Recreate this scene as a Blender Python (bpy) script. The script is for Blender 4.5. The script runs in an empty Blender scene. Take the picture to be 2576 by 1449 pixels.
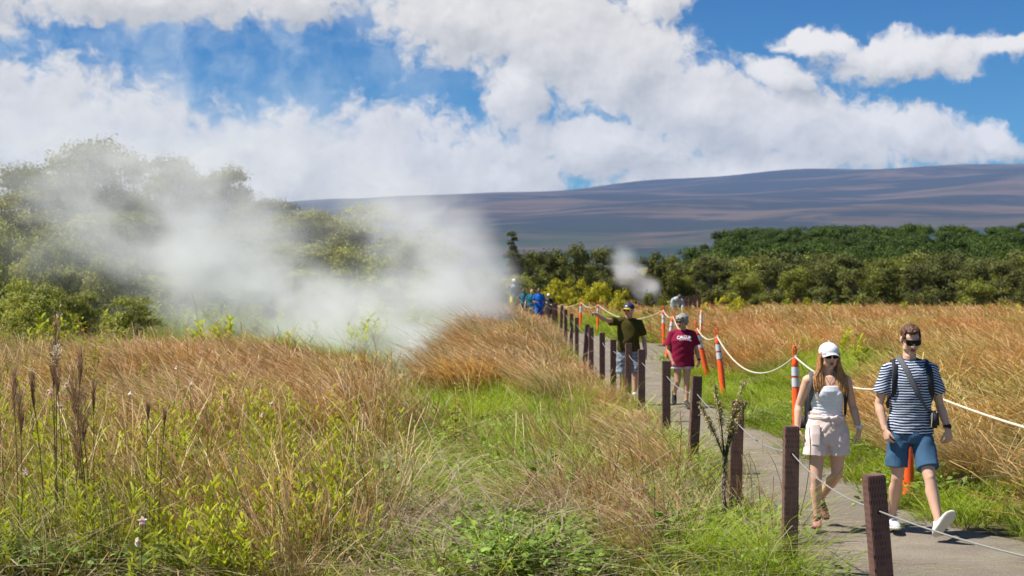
import bpy, bmesh, math, random
import numpy as np
from mathutils import Vector, Matrix, noise as mnoise

R = math.radians
SC = bpy.context.scene
COL = SC.collection
rng = np.random.default_rng(7)
random.seed(7)

# ------------------------------------------------------------------ camera, world, sun, exposure
EYE = 2.24
cam_d = bpy.data.cameras.new("camera")
cam = bpy.data.objects.new("camera", cam_d)
COL.objects.link(cam)
cam.location = (0, 0, EYE)
cam.rotation_euler = (R(90) - math.atan(27.5 / 3578.0), 0, 0)
cam_d.lens = 50.0
cam_d.sensor_width = 36.0
cam_d.clip_end = 60000
cam_d.dof.use_dof = True
cam_d.dof.focus_distance = 10.0
cam_d.dof.aperture_fstop = 4.5
SC.camera = cam

SUN_EL = 58.0
SUN_DIR = Vector((-math.cos(R(SUN_EL)) * math.cos(R(-5)), math.cos(R(SUN_EL)) * math.sin(R(-5)), math.sin(R(SUN_EL))))
sun_d = bpy.data.lights.new("sun", 'SUN')
sun_d.energy = 5.0
sun_d.angle = R(0.5)
sun_d.color = (1.0, 0.95, 0.87)
sun = bpy.data.objects.new("sun", sun_d)
COL.objects.link(sun)
sun.rotation_euler = SUN_DIR.to_track_quat('Z', 'Y').to_euler()

SC.view_settings.view_transform = 'Standard'
SC.view_settings.look = 'None'
SC.view_settings.gamma = 1.0
SC.view_settings.exposure = 0.7
SC.render.engine = 'CYCLES'
cy = SC.cycles
cy.use_denoising = True
cy.denoising_prefilter = 'ACCURATE'
cy.denoising_input_passes = 'RGB_ALBEDO_NORMAL'
cy.use_adaptive_sampling = True
cy.adaptive_threshold = 0.02
cy.adaptive_min_samples = 16
cy.max_bounces = 6
cy.diffuse_bounces = 3
cy.glossy_bounces = 2
cy.transmission_bounces = 3
cy.transparent_max_bounces = 8
cy.volume_bounces = 3
cy.volume_step_rate = 1.0
cy.volume_max_steps = 64
cy.sample_clamp_indirect = 6.0


class NT:
    """small helper to write node trees"""
    def __init__(self, tree):
        self.t = tree
        tree.nodes.clear()

    def n(self, kind, props=None, **ins):
        nd = self.t.nodes.new(kind)
        for k, v in (props or {}).items():
            setattr(nd, k, v)
        for k, v in ins.items():
            key = int(k[1:]) if k[0] == 'i' and k[1:].isdigit() else k.replace('_', ' ')
            self.put(nd.inputs[key], v)
        return nd

    def put(self, sock, v):
        if isinstance(v, bpy.types.NodeSocket):
            self.t.links.new(v, sock)
        elif isinstance(v, bpy.types.Node):
            self.t.links.new(v.outputs[0], sock)
        else:
            sock.default_value = v

    def math(self, op, a, b=0.0, c=0.0, clamp=False):
        return self.n('ShaderNodeMath', dict(operation=op, use_clamp=clamp), i0=a, i1=b, i2=c).outputs[0]

    def vmath(self, op, a, b=(0, 0, 0)):
        nd = self.n('ShaderNodeVectorMath', dict(operation=op), i0=a, i1=b)
        return nd.outputs['Value'] if op in ('LENGTH', 'DOT_PRODUCT', 'DISTANCE') else nd.outputs[0]

    def ramp(self, f, stops, interp='LINEAR'):
        nd = self.n('ShaderNodeValToRGB', None, Fac=f)
        cr = nd.color_ramp
        cr.interpolation = interp
        while len(cr.elements) < len(stops):
            cr.elements.new(0.5)
        for e, (p, c) in zip(cr.elements, stops):
            e.position = p
            e.color = (*c, 1) if len(c) == 3 else c
        return nd.outputs[0]

    def mix(self, f, a, b, mode='MIX'):
        nd = self.n('ShaderNodeMix', dict(data_type='RGBA', blend_type=mode))
        self.put(nd.inputs[0], f)
        for s, v in ((nd.inputs[6], a), (nd.inputs[7], b)):
            if isinstance(v, tuple) and len(v) == 3:
                v = (*v, 1)
            self.put(s, v)
        return nd.outputs[2]

    def smooth(self, v, a, b, lo=0.0, hi=1.0):
        nd = self.n('ShaderNodeMapRange', dict(interpolation_type='SMOOTHSTEP'))
        for s, x in zip(nd.inputs[:5], (v, a, b, lo, hi)):
            self.put(s, x)
        return nd.outputs[0]

    def noise(self, vec, scale, detail=4, rough=0.55, dist=0.0):
        nd = self.n('ShaderNodeTexNoise', None, Vector=vec, Scale=scale, Detail=detail, Roughness=rough, Distortion=dist)
        return nd.outputs[0]


world = bpy.data.worlds.new("World")
SC.world = world
world.use_nodes = True
world.cycles.sampling_method = 'NONE'
w = NT(world.node_tree)
sky = w.n('ShaderNodeTexSky', dict(sky_type='NISHITA', sun_disc=False, sun_elevation=R(SUN_EL),
                                   sun_rotation=math.atan2(SUN_DIR.x, SUN_DIR.y), altitude=1200.0,
                                   air_density=1.0, dust_density=0.3, ozone_density=3.0))
dirv = w.n('ShaderNodeTexCoord').outputs['Generated']
sp = w.n('ShaderNodeSeparateXYZ', None, i0=dirv)
hyp = w.math('SQRT', w.math('ADD', w.math('MULTIPLY', sp.outputs[0], sp.outputs[0]), w.math('MULTIPLY', sp.outputs[1], sp.outputs[1])))
az = w.math('MULTIPLY', w.math('ARCTAN2', sp.outputs[0], sp.outputs[1]), 35.78)       # azimuth, in hundredths of the 50 mm frame
el = w.math('MULTIPLY', w.math('DIVIDE', sp.outputs[2], w.math('MAXIMUM', hyp, 0.02)), 35.78)
# clouds: (azimuth, elevation, half width, half height, tilt)
CLOUDS = [
    (-12.2, 3.0, 3.2, 2.5, 0), (-10.0, 2.6, 3.0, 2.35, 0), (-7.2, 1.9, 2.6, 2.15, 5), (-5.6, 2.4, 2.0, 1.9, 0),
    (-3.0, 2.5, 2.6, 1.95, 0), (-0.4, 2.3, 2.2, 1.75, 0), (-12, 0.5, 8, 2.5, 0),
    (-1.5, 6.5, 2.2, 1.25, -12), (1.2, 6.1, 2.6, 1.8, -18), (3.0, 5.3, 1.9, 1.5, -25), (0.2, 4.7, 1.0, 1.2, 0),
    (4.6, 4.2, 2.9, 1.35, -18), (2.5, 3.3, 2.6, 0.8, -5), (7.2, 3.7, 2.7, 1.0, -14), (9.9, 3.5, 2.3, 0.62, -15),
    (11.7, 3.25, 0.7, 0.40, -20), (5.6, 2.6, 3.6, 0.6, 5), (6.8, 4.9, 1.1, .45, -20),
    (9.6, 5.35, 2.1, 0.62, 0), (7.5, 5.75, 0.9, 0.35, -5), (12.0, 5.45, 1.2, 0.26, 0),
    (-9.5, 7.0, 5.2, 0.95, 0), (-5.5, 7.1, 1.9, 0.8, 0), (3.7, 7.0, 0.9, 0.7, 0), (-13.5, 5.9, 1.5, .35, 0),
]
cvec = w.n('ShaderNodeCombineXYZ', None, i0=az, i1=el).outputs[0]
n_big = w.noise(cvec, 0.42, 3, 0.5)
warp = w.n('ShaderNodeTexNoise', None, Vector=cvec, Scale=0.9, Detail=5.0, Roughness=0.6).outputs[1]
cw = w.vmath('ADD', cvec, w.vmath('MULTIPLY', w.vmath('SUBTRACT', warp, (0.5, 0.5, 0.5)), (1.1, 0.9, 0)))


def cloud_field(vec):
    acc = None
    for (cx, cy_, rx, ry, rot) in CLOUDS:
        mp = w.n('ShaderNodeMapping', dict(vector_type='TEXTURE'), Vector=vec, Location=(cx, cy_, 0), Rotation=(0, 0, R(rot)), Scale=(rx, ry, 1.0))
        d = w.vmath('LENGTH', mp.outputs[0])
        acc = d if acc is None else w.n('ShaderNodeMath', dict(operation='SMOOTH_MIN'), i0=acc, i1=d, i2=0.25).outputs[0]
    return acc


f1 = cloud_field(cw)
f2 = cloud_field(w.vmath('ADD', cw, (-0.35, 0.5, 0)))
fine = w.noise(cw, 1.6, 9, 0.62)
fine2 = w.noise(w.vmath('ADD', cw, (-0.10, 0.16, 0)), 1.6, 9, 0.62)
edge = w.math('SUBTRACT', w.math('ADD', 1.0, w.math('MULTIPLY', w.math('SUBTRACT', fine, 0.5), 1.6)), f1)
dens = w.smooth(edge, -0.20, 0.30)
# lit from above and the left: density falls off towards the sun
lit = w.math('ADD', w.math('MULTIPLY', w.math('SUBTRACT', f2, f1), 0.8), w.math('MULTIPLY', w.math('SUBTRACT', fine, fine2), 0.95))
soft = w.noise(cvec, 0.75, 5, 0.55)
bright = w.math('ADD', w.math('ADD', 0.79, w.math('MULTIPLY', lit, 0.32)), w.math('MULTIPLY', w.math('SUBTRACT', soft, 0.5), 0.5))
bright = w.math('MINIMUM', w.math('MAXIMUM', bright, 0.50), 0.98)
ccol = w.mix(w.smooth(bright, 0.5, 0.9), (1.0, 0.98, 0.93), (1.07, 1.01, 0.94))
cloudc = w.vmath('SCALE', ccol)
w.put(cloudc.node.inputs['Scale'], w.math('MULTIPLY', bright, 5.9))
# thin high veil on the left
veil = w.math('MULTIPLY', w.smooth(w.noise(cw, 0.5, 6, 0.6), 0.38, 0.72), w.smooth(az, 2.0, -7.0, 0.0, 0.75))
skyc = w.mix(1.0, sky.outputs[0], (0.15, 0.46, 0.60), 'MULTIPLY')
skyc = w.mix(w.smooth(el, 0.5, 8.5, 0.0, 1.0), w.mix(1.0, skyc, (0.85, 0.95, 0.95), 'MULTIPLY'), w.mix(1.0, skyc, (0.22, 0.62, 0.86), 'MULTIPLY'))
skyc = w.mix(veil, skyc, (3.9, 4.5, 5.0))
allc = w.mix(dens, skyc, cloudc)
bg = w.n('ShaderNodeBackground', None, Color=allc, Strength=0.1)
w.n('ShaderNodeOutputWorld', None, Surface=bg)

# ------------------------------------------------------------------ places: the photo's grid (2576 x 1449) on the ground plane
F = 3578.0
def at(px, s):                       # s = pixels per metre at that distance
    return (px - 1288.0) / s, F / s
def ground_xy(px, py):
    s = (py - 697.0) / EYE
    return at(px, s)
def clamp01(v): return np.clip(v, 0, 1)
def sstep(v, a, b):
    t = clamp01((v - a) / (b - a)); return t * t * (3 - 2 * t)

FENCE = [  # px of top, s, lean
    (2197, 446, -0.085), (1991, 338, 0.012), (1857, 281, 0.03), (1753, 224, 0.045), (1676, 190, 0.0), (1614, 164, 0.0),
    (1582, 150, 0.015), (1543, 142, 0.0), (1515, 126, 0.0), (1487, 114, 0.0), (1478, 107, 0.07), (1451, 92, 0.0), (1438, 83, 0.015),
    (1423, 73, 0.0), (1414, 64, 0.04), (1399, 60.5, 0.0), (1392, 59, 0.0), (1380, 57, 0.0), (1356, 51, 0.0), (1326, 47, 0.0)]
FX = np.array([at(p, s)[0] for p, s, l in FENCE]); FY = np.array([at(p, s)[1] for p, s, l in FENCE])
def fence_x(y): return np.interp(y, np.r_[4.0, FY, 95.0], np.r_[2.05, FX, 0.4])
def path_l(y): return fence_x(y) + 0.02
def path_r(y):
    b = np.interp(y, [3, 8, 10, 11.8, 12.6, 14, 19, 25, 33, 38, 42, 46, 50, 56, 66, 80, 95], [5.2, 5.0, 4.7, 4.35, 4.0, 3.85, 3.75, 3.62, 3.75, 4.3, 6.4, 5.6, 3.9, 3.1, 2.6, 2.2, 1.9])
    return b + 0.10 * np.sin(y * 1.7) + 0.05 * np.sin(y * 4.3 + 1)

def height(x, y):
    x = np.asarray(x, float); y = np.asarray(y, float)
    off = np.maximum(path_l(y) - x, x - path_r(y))
    m = sstep(off, 0.1, 2.0)
    h = 0.07 * np.sin(x * 0.9 + 1.3) * np.cos(y * 0.55) + 0.05 * np.sin(x * 1.9 + y * 0.8) + 0.1 * np.sin(x * .21 + y * .17 + 2)
    h = h + 0.12
    # hummock on the left that hides the steam vent, and the vent's hollow behind it
    h = h + 0.30 * np.exp(-((x + 6.0) / 3.6) ** 2 - ((y - 26) / 4.0) ** 2)
    h = h - 0.80 * np.exp(-((x + 2.9) / 1.9) ** 2 - ((y - 32.5) / 5.5) ** 2)
    h = h + 0.38 * np.exp(-((x - 0.2) / 1.3) ** 2 - ((y - 45) / 14.0) ** 2)
    h = h + 0.30 * np.exp(-((x + 0.2) / 2.5) ** 2 - ((y - 72) / 7.0) ** 2)
    h = h - 0.16 * np.exp(-((x + 0.9) / 0.8) ** 2 - ((y - 12) / 1.6) ** 2)
    h = h * m
    h = h - sstep(y, 48, 80) * 0.45 * sstep(x - path_r(y), 1.0, 4.0)
    # rising ground under the woods
    h = h + sstep(y, 125, 240) * 5.8 * sstep(x, 5, 45)
    h = h + sstep(y, 60, 130) * 0.8 * sstep(-x, 5, 30)
    return h

# ------------------------------------------------------------------ object helpers
def tag(o, label=None, cat=None, group=None, kind=None):
    if label: o["label"] = label
    if cat: o["category"] = cat
    if group: o["group"] = group
    if kind: o["kind"] = kind
    return o

def empty(name, label, cat, loc=(0, 0, 0), rz=0.0, group=None):
    o = bpy.data.objects.new(name, None)
    COL.objects.link(o)
    o.empty_display_size = 0.1
    o.location = loc
    o.rotation_euler = (0, 0, rz)
    return tag(o, label, cat, group)

def link(name, me, mat=None, parent=None, loc=None):
    o = bpy.data.objects.new(name, me)
    COL.objects.link(o)
    if mat is not None:
        me.materials.clear()
        for m in (mat if isinstance(mat, (list, tuple)) else [mat]):
            me.materials.append(m)
    if parent is not None: o.parent = parent
    if loc is not None: o.location = loc
    return o

def np_mesh(name, verts, faces, smooth=True, attrs=None):
    """faces: (n,4) or (n,3) int array"""
    verts = np.asarray(verts, np.float32); faces = np.asarray(faces, np.int32)
    me = bpy.data.meshes.new(name)
    k = faces.shape[1]
    me.vertices.add(len(verts)); me.vertices.foreach_set('co', verts.ravel())
    me.loops.add(faces.size); me.loops.foreach_set('vertex_index', faces.ravel())
    me.polygons.add(len(faces))
    me.polygons.foreach_set('loop_start', np.arange(0, faces.size, k, dtype=np.int32))
    me.polygons.foreach_set('loop_total', np.full(len(faces), k, np.int32))
    if smooth: me.polygons.foreach_set('use_smooth', np.ones(len(faces), bool))
    me.update(calc_edges=True)
    for nm, arr in (attrs or {}).items():
        a = me.attributes.new(nm, 'FLOAT', 'POINT'); a.data.foreach_set('value', np.asarray(arr, np.float32).ravel())
    return me

def bm_mesh(name, bm, smooth=True):
    me = bpy.data.meshes.new(name)
    bmesh.ops.recalc_face_normals(bm, faces=bm.faces)
    bm.to_mesh(me); bm.free()
    if smooth:
        for p in me.polygons: p.use_smooth = True
    return me

def V(*a): return Vector(a)

def loft(bm, pts, rad, side=(1, 0, 0), n=14, cap='round', cap_end=None):
    """tube through pts; rad = list of r or (r_side, r_other); frames kept close to `side`"""
    pts = [Vector(p) for p in pts]
    rad = [(r, r) if not isinstance(r, (tuple, list)) else r for r in rad]
    cap_end = cap_end or cap
    side = Vector(side)
    P, Q, T = [], [], []
    for i, p in enumerate(pts):
        a = pts[max(i - 1, 0)]; b = pts[min(i + 1, len(pts) - 1)]
        T.append((b - a).normalized())
    secs = []
    if cap == 'round':
        r = min(rad[0])
        for th in (75, 50, 25):
            secs.append((pts[0] - T[0] * r * math.sin(R(th)), T[0], [c * math.cos(R(th)) for c in rad[0]]))
    for p, t, r in zip(pts, T, rad): secs.append((p, t, r))
    if cap_end == 'round':
        r = min(rad[-1])
        for th in (25, 50, 75):
            secs.append((pts[-1] + T[-1] * r * math.sin(R(th)), T[-1], [c * math.cos(R(th)) for c in rad[-1]]))
    rings = []
    for p, t, r in secs:
        s = side - t * side.dot(t)
        if s.length < 1e-4: s = t.orthogonal()
        s.normalize(); u = t.cross(s)
        rings.append([bm.verts.new(p + s * (math.cos(2 * math.pi * k / n) * r[0]) + u * (math.sin(2 * math.pi * k / n) * r[1])) for k in range(n)])
    for a, b in zip(rings, rings[1:]):
        for k in range(n): bm.faces.new((a[k], a[(k + 1) % n], b[(k + 1) % n], b[k]))
    bm.faces.new(rings[0][::-1]); bm.faces.new(rings[-1])

def ellipsoid(bm, c, r, rot=None, u=20, v=14):
    m = Matrix.Translation(Vector(c)) @ (rot.to_matrix().to_4x4() if rot is not None else Matrix.Identity(4)) @ Matrix.Diagonal((*r, 1))
    bmesh.ops.create_uvsphere(bm, u_segments=u, v_segments=v, radius=1.0, matrix=m)

def box(bm, c, size, mat=None, bev=0.0):
    m = Matrix.Translation(Vector(c)) @ Matrix.Diagonal((*size, 1))
    if mat is not None: m = mat @ m
    r = bmesh.ops.create_cube(bm, size=1.0, matrix=m)
    if bev > 0:
        es = set(e for v in r['verts'] for e in v.link_edges)
        bmesh.ops.bevel(bm, geom=list(es), offset=bev, segments=2, affect='EDGES')

def remesh(name, bm, voxel=0.006, smooth=2, disp=None, matrix=None):
    """voxel-merge overlapping solids into one continuous smooth skin"""
    bmesh.ops.recalc_face_normals(bm, faces=bm.faces)
    me = bpy.data.meshes.new("tmp"); bm.to_mesh(me); bm.free()
    o = bpy.data.objects.new("tmp", me); COL.objects.link(o)
    m = o.modifiers.new("r", 'REMESH'); m.mode = 'VOXEL'; m.voxel_size = voxel; m.use_smooth_shade = True
    if smooth:
        s = o.modifiers.new("s", 'SMOOTH'); s.iterations = smooth; s.factor = 0.5
    dg = bpy.context.evaluated_depsgraph_get(); dg.update()
    out = bpy.data.meshes.new_from_object(o.evaluated_get(dg))
    out.name = name
    bpy.data.objects.remove(o); bpy.data.meshes.remove(me)
    if disp is not None:
        co = np.empty(len(out.vertices) * 3, np.float32); out.vertices.foreach_get('co', co); co = co.reshape(-1, 3)
        no = np.empty(len(out.vertices) * 3, np.float32); out.vertices.foreach_get('normal', no); no = no.reshape(-1, 3)
        co += no * disp(co)[:, None]
        out.vertices.foreach_set('co', co.ravel())
    for p in out.polygons: p.use_smooth = True
    out.update()
    return out

# ------------------------------------------------------------------ materials
def mat_new(name):
    m = bpy.data.materials.new(name); m.use_nodes = True
    return m, NT(m.node_tree)

def pbr(name, color, rough=0.6, spec=0.4, bump=0.0, bscale=60.0, var=0.12, vscale=6.0, metallic=0.0, sheen=0.0, sss=0.0, coords='Object'):
    m, t = mat_new(name)
    co = t.n('ShaderNodeTexCoord').outputs[coords]
    nz = t.noise(co, vscale, 5, 0.6)
    base = color if not isinstance(color, tuple) else t.mix(nz, tuple(c * (1 - var) for c in color), tuple(min(1, c * (1 + var)) for c in color))
    if callable(base): base = color(t, co)
    b = t.n('ShaderNodeBsdfPrincipled', None, Base_Color=base, Roughness=rough, Metallic=metallic)
    b.inputs['Specular IOR Level'].default_value = spec
    if sss:
        b.inputs['Subsurface Weight'].default_value = sss
        b.inputs['Subsurface Radius'].default_value = (0.02, 0.008, 0.005)
        b.inputs['Subsurface Scale'].default_value = 0.4
    if sheen: b.inputs['Sheen Weight'].default_value = sheen
    if bump:
        bn = t.n('ShaderNodeBump', None, Height=t.noise(co, bscale, 5, 0.65), Strength=bump, Distance=0.01)
        t.put(b.inputs['Normal'], bn.outputs[0])
    t.n('ShaderNodeOutputMaterial', None, Surface=b)
    return m

def foliage(name, stops, trans=0.35, rvar=0.35, rough=0.6, tcol=(1.15, 1.05, 0.55), alt=None, patchy=None):
    """leaf material: colour along the blade (attr t), varied per blade (attr r) and per plant"""
    m, t = mat_new(name)
    ta = t.n('ShaderNodeAttribute', dict(attribute_name='t')).outputs['Fac']
    ra = t.n('ShaderNodeAttribute', dict(attribute_name='r')).outputs['Fac']
    oi = t.n('ShaderNodeObjectInfo').outputs['Random']
    col = t.ramp(ta, stops)
    if alt: col = t.mix(t.smooth(ra, alt[0], alt[1]), col, alt[2])
    if patchy:
        gp = t.n('ShaderNodeNewGeometry').outputs['Position']
        pn = t.noise(t.vmath('MULTIPLY', gp, (1, 0.7, 0.3)), patchy[0], 4, 0.6)
        col = t.mix(t.smooth(pn, patchy[1], patchy[2]), col, t.mix(1.0, col, patchy[3], 'MULTIPLY'))
    k = t.math('ADD', 1 - rvar, t.math('MULTIPLY', t.math('ADD', ra, oi), rvar))
    col = t.vmath('SCALE', col); t.put(col.node.inputs['Scale'], k)
    d = t.n('ShaderNodeBsdfPrincipled', None, Base_Color=col, Roughness=rough)
    d.inputs['Specular IOR Level'].default_value = 0.25
    tr = t.n('ShaderNodeBsdfTranslucent', None, Color=t.mix(1.0, col, tcol, 'MULTIPLY'))
    mx = t.n('ShaderNodeMixShader', None, i0=trans, i1=d, i2=tr)
    t.n('ShaderNodeOutputMaterial', None, Surface=mx)
    return m

M = {}
M['dry'] = foliage('dry_grass_blades', [(0.0, (0.14, 0.15, 0.035)), (0.3, (0.26, 0.19, 0.065)), (0.65, (0.40, 0.215, 0.092)), (1.0, (0.60, 0.38, 0.20))], 0.32, 0.5,
                   alt=(0.74, 0.9, (0.62, 0.48, 0.27)), patchy=(0.5, 0.48, 0.66, (0.80, 1.0, 0.85)))
M['gold'] = foliage('golden_grass_blades', [(0.0, (0.17, 0.17, 0.045)), (0.35, (0.38, 0.235, 0.080)), (0.7, (0.58, 0.29, 0.11)), (1.0, (0.72, 0.43, 0.20))], 0.32, 0.45,
                    alt=(0.80, 0.95, (0.66, 0.50, 0.27)), patchy=(0.22, 0.45, 0.62, (0.80, 1.05, 0.85)))
M['green'] = foliage('green_grass_blades', [(0.0, (0.15, 0.20, 0.02)), (1.0, (0.38, 0.53, 0.035))], 0.42, 0.35, alt=(0.86, 0.95, (0.50, 0.42, 0.14)), patchy=(0.9, 0.5, 0.65, (0.75, 0.82, 0.8)))
M['weed'] = foliage('yellow_green_leaves', [(0.0, (0.20, 0.25, 0.02)), (1.0, (0.46, 0.50, 0.03))], 0.45, 0.35, alt=(0.88, 0.96, (0.60, 0.42, 0.03)))
M['cover'] = foliage('ground_cover_leaves', [(0.0, (0.12, 0.19, 0.03)), (1.0, (0.29, 0.40, 0.07))], 0.35, 0.45)
M['dead'] = foliage('dead_twigs', [(0.0, (0.16, 0.115, 0.08)), (1.0, (0.34, 0.26, 0.18))], 0.1, 0.4)
M['thatch'] = foliage('fallen_straw', [(0.0, (0.24, 0.18, 0.10)), (1.0, (0.46, 0.37, 0.23))], 0.15, 0.4)
M['ohia'] = foliage('ohia_leaves', [(0.0, (0.15, 0.16, 0.035)), (1.0, (0.30, 0.29, 0.07))], 0.32, 0.5, alt=(0.84, 0.97, (0.38, 0.38, 0.07)))
M['ohia_r'] = foliage('olive_leaves', [(0.0, (0.06, 0.07, 0.018)), (1.0, (0.155, 0.165, 0.035))], 0.25, 0.5, alt=(0.84, 0.97, (0.27, 0.28, 0.05)))
M['forest'] = foliage('dark_wood_leaves', [(0.0, (0.022, 0.040, 0.005)), (1.0, (0.080, 0.125, 0.010))], 0.2, 0.5)
M['bushy'] = foliage('bush_leaves', [(0.0, (0.085, 0.10, 0.018)), (1.0, (0.23, 0.25, 0.035))], 0.3, 0.5, alt=(0.85, 0.95, (0.36, 0.36, 0.04)))
M['lightbush'] = foliage('pale_bush_leaves', [(0.0, (0.17, 0.18, 0.04)), (1.0, (0.36, 0.38, 0.08))], 0.35, 0.45, alt=(0.82, 0.95, (0.46, 0.44, 0.08)))
M['yellowbush'] = foliage('yellow_bush_leaves', [(0.0, (0.18, 0.19, 0.02)), (1.0, (0.60, 0.55, 0.03))], 0.32, 0.4)
M['bark'] = pbr('grey_bark', (0.16, 0.13, 0.105), 0.9, 0.2, 0.6, 20, 0.3, 4)
# ------------------------------------------------------------------ ground, path, mountain, haze
def grid_mesh(name, xs, ys, zf):
    X, Y = np.meshgrid(xs, ys)
    Z = zf(X, Y)
    v = np.stack([X, Y, Z], -1).reshape(-1, 3)
    nx, ny = len(xs), len(ys)
    i = np.arange(nx - 1)[None, :] + np.arange(ny - 1)[:, None] * nx
    f = np.stack([i, i + 1, i + 1 + nx, i + nx], -1).reshape(-1, 4)
    return np_mesh(name, v, f)

def gs(vals):
    return np.unique(np.concatenate(vals))
xs = gs([np.linspace(-12000, -200, 12), np.linspace(-200, -30, 30), np.linspace(-30, 30, 241), np.linspace(30, 200, 40), np.linspace(200, 12000, 12)])
ys = gs([np.linspace(-300, 0, 8), np.linspace(0, 60, 241), np.linspace(60, 300, 120), np.linspace(300, 9200, 14)])
m, t = mat_new('soil_and_litter')
co = t.n('ShaderNodeTexCoord').outputs['Object']
n1 = t.noise(co, 0.7, 6, 0.65); n2 = t.noise(co, 9, 6, 0.7); n3 = t.noise(co, 60, 4, 0.7)
soil = t.mix(t.smooth(n2, 0.35, 0.65), (0.10, 0.07, 0.045), (0.20, 0.145, 0.09))
moss = t.mix(t.smooth(n3, 0.3, 0.7), (0.09, 0.10, 0.025), (0.19, 0.20, 0.05))
colr = t.mix(t.smooth(n1, 0.42, 0.60), soil, moss)
b = t.n('ShaderNodeBsdfPrincipled', None, Base_Color=colr, Roughness=0.95)
b.inputs['Specular IOR Level'].default_value = 0.15
t.put(b.inputs['Normal'], t.n('ShaderNodeBump', None, Height=t.math('ADD', n3, n2), Strength=0.8, Distance=0.03).outputs[0])
t.n('ShaderNodeOutputMaterial', None, Surface=b)
M['soil'] = m
ground = link('ground', grid_mesh('ground', xs, ys, height), M['soil'])
tag(ground, kind='structure')

m, t = mat_new('trodden_cinder')
co = t.n('ShaderNodeTexCoord').outputs['Object']
n1 = t.noise(co, 1.1, 5, 0.6); n2 = t.noise(co, 26, 6, 0.75)
vor = t.n('ShaderNodeTexVoronoi', None, Vector=co, Scale=55.0, Randomness=1.0)
sep = t.n('ShaderNodeSeparateXYZ', None, i0=co)
colr = t.mix(t.smooth(n1, 0.35, 0.68), (0.175, 0.145, 0.110), (0.235, 0.20, 0.155))
colr = t.mix(t.smooth(n2, 0.52, 0.75), colr, (0.29, 0.255, 0.215))
colr = t.mix(t.smooth(t.noise(co, 70, 4, 0.8), 0.56, 0.68, 0, 0.75), colr, (0.075, 0.06, 0.05))
leaf = t.noise(t.vmath('MULTIPLY', co, (1.0, 3.2, 1.0)), 2.1, 6, 0.7)
colr = t.mix(t.smooth(leaf, 0.58, 0.72, 0, 0.55), colr, (0.16, 0.095, 0.055))
b = t.n('ShaderNodeBsdfPrincipled', None, Base_Color=colr, Roughness=0.95)
b.inputs['Specular IOR Level'].default_value = 0.2
hgt = t.math('ADD', t.math('MULTIPLY', n2, 1.2), t.math('MULTIPLY', vor.outputs['Distance'], -0.8))
t.put(b.inputs['Normal'], t.n('ShaderNodeBump', None, Height=hgt, Strength=0.55, Distance=0.012).outputs[0])
t.n('ShaderNodeOutputMaterial', None, Surface=b)
M['path'] = m
yy = np.concatenate([np.arange(1.0, 30, 0.2), np.arange(30, 95, 0.5)])
K = 28
L = path_l(yy) - 0.12 + 0.05 * np.sin(yy * 3.1); Rr = path_r(yy)
uu = np.linspace(0, 1, K)
X = L[:, None] * (1 - uu) + Rr[:, None] * uu
Y = np.repeat(yy[:, None], K, 1)
Z = 0.012 + 0.010 * np.sin(X * 5 + Y * 2.2) * np.sin(Y * 1.1) * (uu * (1 - uu) * 4) - 0.0
Z[:, 0] = height(X[:, 0], Y[:, 0]) - 0.03; Z[:, -1] = height(X[:, -1], Y[:, -1]) - 0.03
v = np.stack([X, Y, Z], -1).reshape(-1, 3)
i = np.arange(K - 1)[None, :] + np.arange(len(yy) - 1)[:, None] * K
f = np.stack([i, i + 1, i + 1 + K, i + K], -1).reshape(-1, 4)
tag(link('path', np_mesh('path', v, f), M['path']), kind='structure')

# loose stones lying on the path
def pebble_mesh(k):
    bm = bmesh.new(); bmesh.ops.create_icosphere(bm, subdivisions=2, radius=1.0)
    for vv in bm.verts:
        d = 1 + 0.35 * mnoise.noise(vv.co * 1.3 + Vector((k * 7, 0, 0)))
        vv.co = Vector((vv.co.x * d, vv.co.y * d * 0.8, vv.co.z * d * 0.55))
    return bm_mesh('pebble', bm, True)
M['stone'] = pbr('loose_stone', (0.23, 0.185, 0.15), 0.9, 0.2, 0.3, 8, 0.35, 2)

# mountain: a long shield volcano
def mount(X, Y):
    r = 565 + 0.055 * X - 0.0000020 * (X - 2500) ** 2
    h = r * (clamp01((Y - 3000) / 6000.0)) ** 0.9
    h = h + 16 * np.sin(X * 0.0021 + Y * 0.0012) * sstep(Y, 3500, 6000) + 8 * np.sin(X * 0.0063 - Y * 0.004 + 1)
    return h - 25 * (1 - sstep(Y, 3000, 3400)) - 0
mx_ = np.linspace(-6500, 6500, 220); my_ = np.linspace(2950, 9100, 120)
m, t = mat_new('lava_slope')
co = t.n('ShaderNodeTexCoord').outputs['Object']
rot = t.n('ShaderNodeMapping', dict(vector_type='POINT'), Vector=co, Rotation=(0, 0, R(34)), Scale=(0.0007, 0.0017, 0.0))
wv = t.n('ShaderNodeTexNoise', None, Vector=rot.outputs[0], Scale=1.0, Detail=7.0, Roughness=0.62, Distortion=0.6).outputs[0]
rot2 = t.n('ShaderNodeMapping', dict(vector_type='POINT'), Vector=co, Rotation=(0, 0, R(38)), Scale=(0.0020, 0.0042, 0.0), Location=(3, 7, 0))
wv2 = t.n('ShaderNodeTexNoise', None, Vector=rot2.outputs[0], Scale=1.0, Detail=6.0, Roughness=0.6, Distortion=0.4).outputs[0]
sz = t.n('ShaderNodeSeparateXYZ', None, i0=co)
rust = t.mix(t.smooth(wv2, 0.35, 0.65), (0.055, 0.044, 0.038), (0.112, 0.078, 0.064))
c = t.mix(t.smooth(t.math('ADD', wv, t.math('MULTIPLY', t.math('SUBTRACT', t.noise(co, 0.006, 5, 0.7), 0.5), 0.22)), 0.45, 0.53), rust, (0.032, 0.032, 0.038))
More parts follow.
